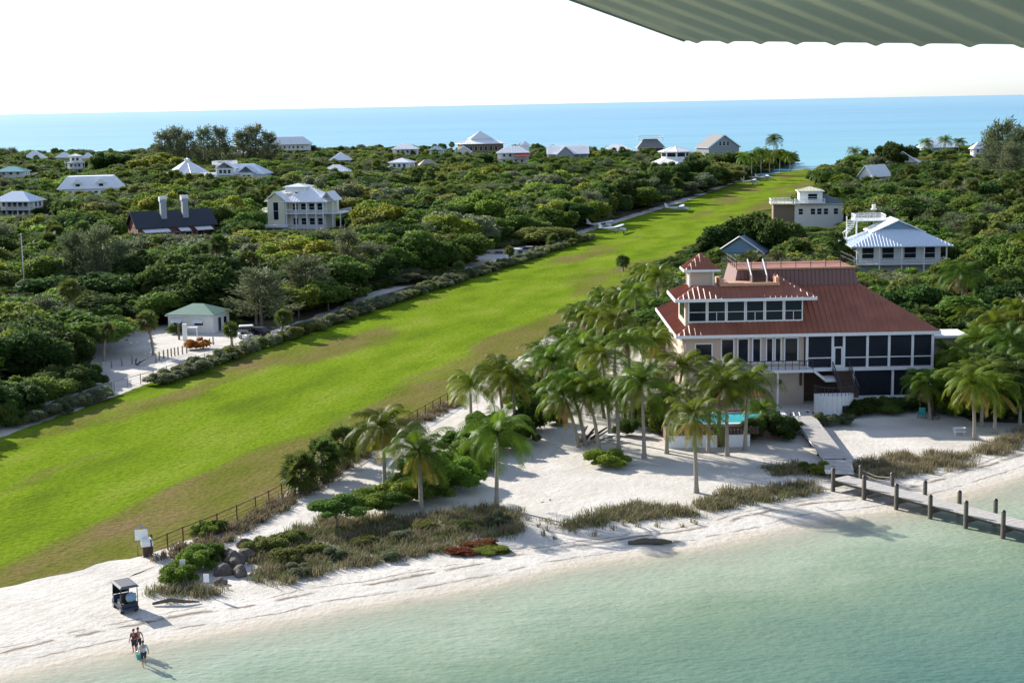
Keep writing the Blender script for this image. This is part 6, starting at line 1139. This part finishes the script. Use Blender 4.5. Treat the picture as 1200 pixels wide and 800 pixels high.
# rocks
for i, (x, y, r) in enumerate(((262,672,1.0),(275,662,1.2),(290,655,1.0),(268,655,.9),(281,674,.9),(258,684,.6),(297,646,.9),(286,640,.8))):
    r *= .8; p = G(x, y); o = MB().blob((0,0,.25*r), (r*.95,r*.8,r*.75), i+3, .28, 3).build('rock', M_ROCK, None, False, (p[0], p[1], 0)); o.rotation_euler = (0, 0, i*1.3)
    tag(o, ['large brown boulder at the front of the rock pile near the beach sign','biggest dark boulder in the middle of the rock pile','rounded boulder at the right of the rock pile','brown boulder at the back of the rock pile beside the bright bush','flat boulder at the lower right of the rock pile','smallest boulder nearest the white beach sign','far boulder above the rock pile toward the track','topmost boulder of the rock pile beside the sand track'][i], 'rock', 'boulders of the rock pile')
p = G(205, 709); o = MB().tube([(-1.6,0,.15),(-.3,.25,.35),(.6,.1,.25),(1.7,.35,.12)], [.10,.17,.14,.05], 7).build('driftwood_log', M_ROCK, None, True, (p[0], p[1], 0)); tag(o, 'grey driftwood log lying on the beach right of the buggy', 'log')
p = G(758, 637); o = MB().tube([(-1.5,0,.1),(-.2,.1,.22),(1.2,-.1,.2),(2.0,.1,.1)], [.15,.26,.24,.1], 7).build('driftwood_log', M_PILE, None, True, (p[0], p[1], 0)); tag(o, 'dark driftwood log at the waterline in the palm shadow', 'log')
for i in range(7):
    p = G(676+i*3.2, 524-i*.8-(i % 2)*5); a = rnd.uniform(-.9, .9); L = rnd.uniform(1.6, 3.2); e = rnd.uniform(.15, .95)
    o = MB().tube([(0,0,.05),(math.cos(a)*L*.5*math.cos(e),.3,L*.5*math.sin(e)+.05),(math.cos(a)*L*math.cos(e),.4,L*math.sin(e))], [.16,.13,.07], 6).build('driftwood_branch', M_DWOOD if i % 2 else M_PBARK, None, True, (p[0], p[1], 0)); tag(o, '%s branch from the left in the leaning driftwood heap' % ['first','second','third','fourth','fifth','sixth','seventh'][i], 'branch', 'leaning driftwood heap')

# furniture on the sand
def bench(px, py, label, m, rz=0, s=1.0):
    p = G(px, py); o = thing('picnic_table', label, 'table', p, rz); MB().box(-.9*s,.9*s,-.38*s,.38*s,.70,.75).build('table_top', m, o)
    for sy in (-.7, .7): MB().box(-.9*s,.9*s,sy*s-.14,sy*s+.14,.42,.46).build('bench', m, o)
    for sx in (-.65, .65):
        b = MB(); b.bar((sx*s,-.65*s,0),(sx*s,.1,.70),.04); b.bar((sx*s,.65*s,0),(sx*s,-.1,.70),.04); b.bar((sx*s,-.8*s,.38),(sx*s,.8*s,.38),.03); b.build('leg_frame', m, o)
bench(716, 517, 'white picnic table under the coconut palm cluster', M_WHITE, R(15)); bench(1124, 509, 'small white table on the sand beside the right hand palms', M_WHITE, R(-5), .7)
def chair(px, py, label, m, rz):
    p = G(px, py); o = thing('beach_chair', label, 'chair', p, rz); MB().add([(-.35,-.5,.38),(.35,-.5,.38),(.35,.25,.28),(-.35,.25,.28),(-.35,-.5,.33),(.35,-.5,.33),(.35,.25,.23),(-.35,.25,.23)], [(0,1,2,3),(7,6,5,4),(0,4,5,1),(1,5,6,2),(2,6,7,3),(3,7,4,0)]).build('seat', m, o); MB().add([(-.35,.25,.28),(.35,.25,.28),(.35,.62,1.0),(-.35,.62,1.0),(-.35,.31,.28),(.35,.31,.28),(.35,.68,1.0),(-.35,.68,1.0)], [(0,1,2,3),(7,6,5,4),(0,4,5,1),(1,5,6,2),(2,6,7,3),(3,7,4,0)]).build('backrest', m, o)
    for sx in (-.4,.4): MB().box(sx-.06,sx+.06,-.5,.4,.55,.6).build('armrest', m, o); MB().box(sx-.04,sx+.04,-.5,-.42,0,.55).build('leg', m, o); MB().box(sx-.04,sx+.04,.32,.40,0,.55).build('leg', m, o)
chair(1080, 489, 'teal beach chair in the shade before the big house', M_TEAL, R(-20)); chair(1094, 490, 'brown beach chair beside the teal one', M_DWOOD, R(15))
for i, (x, y) in enumerate(((948,494),(957,500))):
    p = G(x, y); o = thing('plant_pot', ['white planter at the head of the boardwalk','second planter right of the boardwalk head'][i], 'planter', p); MB().tube([(0,0,0),(0,0,.6)], [.28,.4], 8).build('pot', M_WHITE, o); child('plant', CROWN['mid green'][i], o, (0,0,.45), (.5,.5,.4))

# ------------------------------------------------------------------ vehicles
def wheels(o, pos, r, w_):
    for x, y in pos:
        t = MB().tube([(x-w_/2,y,r),(x+w_/2,y,r)], r, 12).build('wheel', M_TYRE, o); MB().tube([(x-w_/2-.012,y,r),(x+w_/2+.012,y,r)], r*.55, 10).build('rim', M_RIM, t)
def cart(px, py, label, rz, body, roofm, seatm, bag=None):
    p = G(px, py); o = thing('golf_cart', label, 'golf cart', p, rz)          # faces +y
    wheels(o, [(-.52,.8),(.52,.8),(-.52,-.8),(.52,-.8)], .24, .2)
    MB().box(-.6,.6,-1.25,1.2,.28,.42).box(-.6,.6,-1.1,-.15,.421,.72).add([(-.58,.75,.421),(.58,.75,.421),(.58,1.25,.421),(-.58,1.25,.421),(-.55,.78,.95),(.55,.78,.95),(.5,1.15,.75),(-.5,1.15,.75)], [(0,3,2,1),(4,5,6,7),(0,1,5,4),(1,2,6,5),(2,3,7,6),(3,0,4,7)]).build('body', body, o)
    MB().box(-.56,.56,-.72,-.12,.725,.88).build('seat', seatm, o); MB().box(-.56,.56,-.86,-.74,.89,1.3).build('seat_back', seatm, o); MB().box(-.5,.5,-1.35,-.9,.725,.80).build('rear_rack', M_BLACK, o)
    MB().hip(-.68,.68,-1.25,.95,1.92,.09,.15,.15,.05).build('roof', roofm, o)
    for sx in (-.58,.58): MB().tube([(sx,.9,.85),(sx,.72,1.87)], .03, 6).build('roof_post', M_BLACK, o); MB().tube([(sx,-1.1,.7),(sx,-1.1,1.87)], .03, 6).build('roof_post', M_BLACK, o)
    MB().add([(-.55,.88,.96),(.55,.88,.96),(.55,.74,1.8),(-.55,.74,1.8),(-.55,.9,.96),(.55,.9,.96),(.55,.76,1.8),(-.55,.76,1.8)], [(0,1,2,3),(7,6,5,4)]).build('windscreen', M_GLASS, o)
    b = MB(); b.tube([(-.3,.75,.9),(-.3,.45,1.15)], .025, 5); b.tube([(-.3+.17*math.cos(t*.628),.45+.06*math.sin(t*.628),1.15+.16*math.sin(t*.628)) for t in range(11)], .02, 5); b.build('steering_wheel', M_BLACK, o)
    for sx in (-.4,.4): MB().blob((sx,1.2,.62), (.09,.05,.07), 1, 0).build('headlight', M_WHITE, o)
    if bag: MB().blob((0.1,-1.12,1.15), (.42,.28,.36), 4, .15).build('bag', bag, o)
    return o
cart(147, 713, 'dark golf cart buggy with grey canopy parked on the sand track by the beach', R(32), M_NAVY, mat('charcoal_canvas', (0.11, 0.11, 0.12), 0.7, 0.1), M_BLACK, M_BLUEW)
cart(288, 396, 'white golf cart with pale canopy parked right of the green roofed hut', R(100), M_WHITE, M_WHITE, M_BLACK); cart(605, 301, 'white golf cart in the sandy vehicle clearing', R(60), M_WHITE, M_WHITE, M_BLACK); cart(131, 380, 'small golf cart half hidden behind the left cabbage palm', R(90), M_WHITE, M_TAN, M_BLACK)
def car(px, py, label, rz, m):
    p = G(px, py); o = thing('parked_car', label, 'car', p, rz); wheels(o, [(-.78,1.35),(.78,1.35),(-.78,-1.35),(.78,-1.35)], .33, .22)
    b = MB().add([(-.86,-2.15,.3),(.86,-2.15,.3),(.86,2.15,.3),(-.86,2.15,.3),(-.86,-2.2,.85),(.86,-2.2,.85),(.84,2.1,.75),(-.84,2.1,.75)], [(0,3,2,1),(4,5,6,7),(0,1,5,4),(1,2,6,5),(2,3,7,6),(3,0,4,7)]); b.build('body', m, o)
    MB().add([(-.8,-1.9,.86),(.8,-1.9,.86),(.8,1.0,.84),(-.8,1.0,.84),(-.68,-1.5,1.42),(.68,-1.5,1.42),(.68,.35,1.42),(-.68,.35,1.42)], [(4,5,6,7),(0,1,5,4),(1,2,6,5),(2,3,7,6),(3,0,4,7)]).build('window_band', M_GLASS, o); MB().box(-.69,.69,-1.5,.35,1.425,1.47).build('roof', m, o)
    for sx in (-.6,.6): MB().box(sx-.18,sx+.18,2.12,2.16,.58,.70).build('headlight', M_WHITE, o); MB().box(sx-.16,sx+.16,-2.225,-2.2,.62,.75).build('tail_light', M_RED, o)
car(772, 452, 'dark red car parked in the shade left of the big red roofed house', R(80), M_DRED); car(617, 296, 'silver car parked in the sandy vehicle clearing', R(75), M_METAL); car(300, 394, 'dark car parked at the hedge right of the hut', R(70), M_BLACK)
p = G(580, 297); o = thing('boat_trailer', 'long pale flatbed trailer standing in the sandy clearing', 'trailer', p, R(75)); wheels(o, [(-.9,-.5),(.9,-.5),(-.9,-1.4),(.9,-1.4)], .35, .22); MB().box(-.7,.7,-4,3.5,.55,.75).build('bed', M_PLANK, o); MB().tube([(0,3.5,.6),(0,5,.5)], .07, 6).build('drawbar', M_METAL, o)
p = G(782, 440); o = thing('shade_shelter', 'low brown shade roof over the parked dark red car', 'shelter', (p[0], p[1]+1.5, 0)); MB().hip(-3.2,3.2,-2.2,2.2,2.5,.5,1.5,1.5,.12).build('roof', M_BROWNW, o)
for sx in (-2.9,2.9):
    for sy in (-1.9,1.9): MB().box(sx-.08,sx+.08,sy-.08,sy+.08,0,2.38).build('post', M_WOOD, o)

# light aeroplanes parked along the strip (nose towards the strip, wings along it)
def plane(px, py, label, rz, m=M_AIRW, stripe=M_AIRB, high=True):
    p = G(px, py); o = thing('light_aeroplane', label, 'aeroplane', p, rz)      # nose +y
    st = [(-4.6,.10,.10,1.35),(-3.2,.22,.24,1.25),(-1.6,.42,.48,1.15),(-.4,.56,.62,1.12),(.8,.56,.58,1.08),(1.6,.50,.46,1.0),(2.5,.42,.38,.98),(2.85,.18,.18,.98)]; V = []; F = []; n = 12
    for y, rx, rz_, zc in st:
        for k in range(n): a = 2*math.pi*k/n; V.append((rx*math.cos(a), y, zc+rz_*math.sin(a)))
    for i in range(len(st)-1):
        for k in range(n): F.append((i*n+k, i*n+(k+1)%n, (i+1)*n+(k+1)%n, (i+1)*n+k))
    F += [tuple(range(n)), tuple(range((len(st)-1)*n, len(st)*n))]; MB().add(V, F).build('fuselage', m, o, True)
    wz = 1.78 if high else .85; b = MB(); pr = [(.85,0),(.75,.09),(.3,.13),(-.3,.08),(-.75,.0),(-.3,-.03),(.3,-.05),(.75,-.04)]; V = []; k = len(pr)
    for x, c in ((-5.4,.72),(-2.6,1.0),(2.6,1.0),(5.4,.72)): V += [(x, .45+y*c, wz+z+abs(x)*.02) for y, z in pr]
    F = [(i*k+j, i*k+(j+1)%k, (i+1)*k+(j+1)%k, (i+1)*k+j) for i in range(3) for j in range(k)]+[tuple(range(k)), tuple(range(3*k, 4*k))]; b.add(V, F).build('wing', m, o)
    for sx in (-1, 1): MB().bar((sx*.5,.5,.75),(sx*2.7,.5,wz-.02),.05).build('wing_strut', m, o)
    V = []
    for x, c in ((-1.75,.6),(0,1.0),(1.75,.6)): V += [(x, -4.3+y*c*.55, 1.42+z*.5) for y, z in pr]
    MB().add(V, [(i*k+j, i*k+(j+1)%k, (i+1)*k+(j+1)%k, (i+1)*k+j) for i in range(2) for j in range(k)]+[tuple(range(k)), tuple(range(2*k, 3*k))]).build('tailplane', m, o)
    MB().add([(-.05,-3.5,1.4),(-.05,-4.75,1.4),(-.05,-5.05,2.75),(-.05,-4.55,2.75),(.05,-3.5,1.4),(.05,-4.75,1.4),(.05,-5.05,2.75),(.05,-4.55,2.75)], [(0,1,2,3),(7,6,5,4),(0,4,5,1),(1,5,6,2),(2,6,7,3),(3,7,4,0)]).build('fin', m, o)
    MB().add([(-.45,1.25,1.42),(.45,1.25,1.42),(.42,.8,1.72),(-.42,.8,1.72),(-.57,-.6,1.3),(.57,-.6,1.3),(.5,-.7,1.68),(-.5,-.7,1.68),(-.575,.7,1.3),(.575,.7,1.3)], [(0,1,2,3),(8,0,3),(1,9,2),(4,8,3,7),(9,5,6,2),(5,4,7,6)]).build('window', M_GLASS, o)
    MB().box(-.58,-.52,-3,2.3,1.0,1.1).box(.52,.58,-1.5,2.0,1.0,1.1).build('stripe', stripe, o)
    for x, y in ((-1.1,.1),(1.1,.1),(0,2.1)):
        MB().bar((x*.4,y,.7),(x,y,.25),.05).build('gear_leg', m, o); t = MB().tube([(x-.08,y,.22),(x+.08,y,.22)], .22, 10).build('wheel', M_TYRE, o); MB().tube([(x-.09,y,.22),(x+.09,y,.22)], .1, 8).build('rim', M_RIM, t)
    pp = MB().blob((0,2.95,.98), (.16,.25,.16), 1, 0).build('spinner', stripe, o); MB().add([(-.05,2.98,1.0),(.06,3.0,1.0),(.10,3.0,1.9),(.0,2.99,1.95),(-.05,3.0,.98),(.06,2.98,.98),(.05,2.99,.05),(-.06,3.0,.05)], [(0,1,2,3),(4,5,6,7)]).build('propeller', M_BLACK, pp)
    return o
plane(722, 273, 'white high winged light aeroplane nearest the lagoon, parked at the airstrip hedge', R(-108)); plane(797, 248, 'second light aeroplane in the tree shade left of the airstrip', R(-100), M_AIRW, M_GREYW); plane(882, 216, 'white light aeroplane parked under the palms near the far strip end', R(-105)); plane(898, 211, 'farthest light aeroplane beside the palms at the strip end', R(-95), M_AIRW, M_DRED)
plane(706, 268, 'white light aeroplane tucked behind the nearest one at the hedge', R(-118), M_AIRW, M_DRED)

# ------------------------------------------------------------------ people at the waterline
def skin(name, verts, edges, radii, m, parent, sub=1):
    me = bpy.data.meshes.new(name); me.from_pydata(verts, edges, []); o = bpy.data.objects.new(name, me); C.objects.link(o)
    s = o.modifiers.new('skin', 'SKIN'); me.skin_vertices[0].data[0].use_root = True
    for i, r in enumerate(radii): me.skin_vertices[0].data[i].radius = (r, r) if not isinstance(r, tuple) else r
    if sub: sb = o.modifiers.new('sub', 'SUBSURF'); sb.levels = sub; sb.render_levels = sub
    dg = bpy.context.evaluated_depsgraph_get(); new = bpy.data.meshes.new_from_object(o.evaluated_get(dg)); bpy.data.objects.remove(o); return new
def person(px, py, label, rz, top, bottom, h=1.7, stride=0.0, arm=0.15, hat=False, z=0.0, bare=False, shortsleg=.55):
    p = G(px, py, z); k = h/1.75; o = thing('person', label, 'person', (p[0], p[1], z-.02), rz)
    J = dict(pel=(0,0,.95), sp=(0,.0,1.15), ch=(0,0,1.34), nk=(0,.01,1.5), hb=(0,.02,1.57), hm=(0,.035,1.66), ht=(0,.03,1.74))
    for s, n in ((-1,'l'),(1,'r')):
        f = stride*s
        J.update({n+'hip': (s*.10,0,.90), n+'kn': (s*.11,f*.5+.03,.50), n+'an': (s*.11,f-.02,.08), n+'to': (s*.12,f+.14,.03), n+'sh': (s*.19,0,1.42), n+'el': (s*(.23+arm*.4),-f*.4-.02,1.14), n+'wr': (s*(.24+arm*.5),-f*.7+.10,.93), n+'pm': (s*(.245+arm*.5),-f*.75+.12,.86)})
    R_ = dict(pel=.125, sp=.115, ch=.135, nk=.055, hb=.06, hm=.088, ht=.055)
    for n in 'lr': R_.update({n+'hip':.095, n+'kn':.058, n+'an':.038, n+'to':.032, n+'sh':.062, n+'el':.042, n+'wr':.030, n+'pm':.036})
    E_ = [('pel','sp'),('sp','ch'),('ch','nk'),('nk','hb'),('hb','hm'),('hm','ht')]+[e for n in 'lr' for e in (('pel',n+'hip'),(n+'hip',n+'kn'),(n+'kn',n+'an'),(n+'an',n+'to'),('ch',n+'sh'),(n+'sh',n+'el'),(n+'el',n+'wr'),(n+'wr',n+'pm'))]
    def chain(keys, edges, grow):
        ix = {a: i for i, a in enumerate(keys)}; return [tuple(c*k for c in J[a]) for a in keys], [(ix[a], ix[b]) for a, b in edges], [(R_[a]+grow)*k for a in keys]
    keys = list(J); v, e, r = chain(keys, E_, 0); me = skin('body', v, e, r, M_SKIN, o); b = MB()
    b.add([x.co[:] for x in me.vertices], [tuple(q.vertices) for q in me.polygons])
    for s, n in ((-1,'l'),(1,'r')):                                     # fingers, thumb and a face
        x, y, zz = [c*k for c in J[n+'pm']]
        for i in range(4): yy = y-.03+.02*i; L = (.065,.08,.075,.055)[i]; b.tube([(x,yy,zz+.01),(x,yy+.004,zz-L*.6),(x-s*.012,yy+.012,zz-L)], [.0095,.009,.007], 6)
        b.tube([(x-s*.01,y+.03,zz+.03),(x-s*.03,y+.055,zz-.0),(x-s*.03,y+.065,zz-.03)], [.011,.010,.008], 6)
        b.blob((s*.085*k,.03*k,1.66*k), (.012,.025,.035), 1, 0, 1)
    b.blob((0,.128*k,1.645*k), (.014,.022,.022), 1, 0, 1)
    b.build('body', M_SKIN, o, True)
    for s in (-1, 1): MB().blob((s*.034*k,.112*k,1.672*k), (.012,.010,.009), 1, 0, 1).build('eye', M_BLACK, o)
    MB().blob((0,.112*k,1.605*k), (.025,.012,.007), 1, 0, 1).build('mouth', M_MAROON, o)
    if top:
        kk = ['sp','ch','nk','lsh','rsh','lel','rel','pel']; J0 = dict(J); J['nk'] = (0,.005,1.46); v, e, r = chain(kk, [('pel','sp'),('sp','ch'),('ch','nk'),('ch','lsh'),('ch','rsh'),('lsh','lel'),('rsh','rel')], .016); J.update(J0); ob = bpy.data.objects.new('shirt', skin('shirt', v, e, r, top, o)); C.objects.link(ob); ob.parent = o; ob.data.materials.clear(); ob.data.materials.append(top)
    kk = ['pel','lhip','rhip','lkn','rkn']; v, e, r = chain(kk, [('pel','lhip'),('pel','rhip'),('lhip','lkn'),('rhip','rkn')], .020)
    ob = bpy.data.objects.new('shorts', skin('shorts', v, e, r, bottom, o)); C.objects.link(ob); ob.parent = o; ob.data.materials.clear(); ob.data.materials.append(bottom)
    hb = MB(); hb.blob((0,.0,1.70*k), (.098*k,.105*k,.085*k), 2, .03); hb.build('hair', M_HAIR, o, True)
    if hat: MB().tube([(0,.02,1.725*k),(0,.02,1.735*k)], .19, 14).tube([(0,.02,1.735*k),(0,.02,1.84*k)], [.11,.09], 12).build('hat', M_TAN, o)
    return o
person(158, 765, 'person in maroon top and dark shorts standing at the waterline, left of the pair', R(160), M_MAROON, M_SHORTS, 1.68); person(163, 764, 'bare shouldered person in dark shorts close beside the maroon top', R(-165), None, M_SHORTS, 1.72, hat=False)
person(169, 780, 'person in light blue shirt and dark shorts wading toward the beach', R(25), M_SHIRT, M_SHORTS, 1.72, stride=.22, z=-.12)
p = G(163, 770); o = thing('bucket', 'small teal bucket at the feet of the bathers', 'bucket', (p[0], p[1], -.1)); MB().tube([(0,0,0),(0,0,.36)], [.15,.2], 12).build('pail', M_TEAL, o); MB().tube([(.2*math.cos(t*.314),0,.36+.2*math.sin(t*.314)) for t in range(11)], .012, 5).build('handle', M_METAL, o)

# ------------------------------------------------------------------ corrugated wing panel overhead, top right corner
P1 = CAM+ray(802, 48)*4.0; P2 = CAM+ray(1210, 52.5)*2.85; U = P2-P1; d3 = (U@P1-U@CAM)/(U@ray(669, 0)); P3 = CAM+ray(669, 0)*d3
UL = np.linalg.norm(U); U /= UL; Vv = P3-P1; VL = np.linalg.norm(Vv); Vv /= VL; Nw = np.cross(U, Vv); Nw = Nw if Nw[2] < 0 else -Nw          # Nw points down
wg = thing('wing_flap', 'grey green corrugated metal wing panel jutting into the top right corner', 'aircraft wing', P1); n = 460; Lw = UL*1.5; ribs = [UL*1.0*t for t in (.0,)]
step = UL/8.6; chord = max(1.6, VL*1.6); prof = []
for i in range(n+1):
    u = Lw*i/n; f = ((u-step*.45)/step) % 1.0; f = min(f, 1-f)*step; prof.append((u, 0.007*math.exp(-(f/.017)**2)))
V = []; F = []
for u, h in prof:
    for vv in (-.0, chord):
        for side in (0, 1): V.append(U*u+Vv*vv+Nw*(h-(0.006 if side else 0))+Nw*0)
for i in range(n):
    a = i*4; F += [(a, a+4, a+6, a+2), (a+1, a+3, a+7, a+5), (a, a+1, a+5, a+4), (a+2, a+6, a+7, a+3)]
F += [(0, 2, 3, 1), (n*4, n*4+1, n*4+3, n*4+2)]
MB().add(V, F).build('corrugated_skin', mat('grey_green_paint', (0.80, 0.82, 0.66), 0.5, 0.08, 2.0, transl=0.50), wg, True)  # translucency added to brighten the shaded underside
b = MB(); b.tube([-Nw*.004, Vv*chord-Nw*.004], .008, 6); b.build('edge_trim', M_WHITE, wg)
resolve_labels()
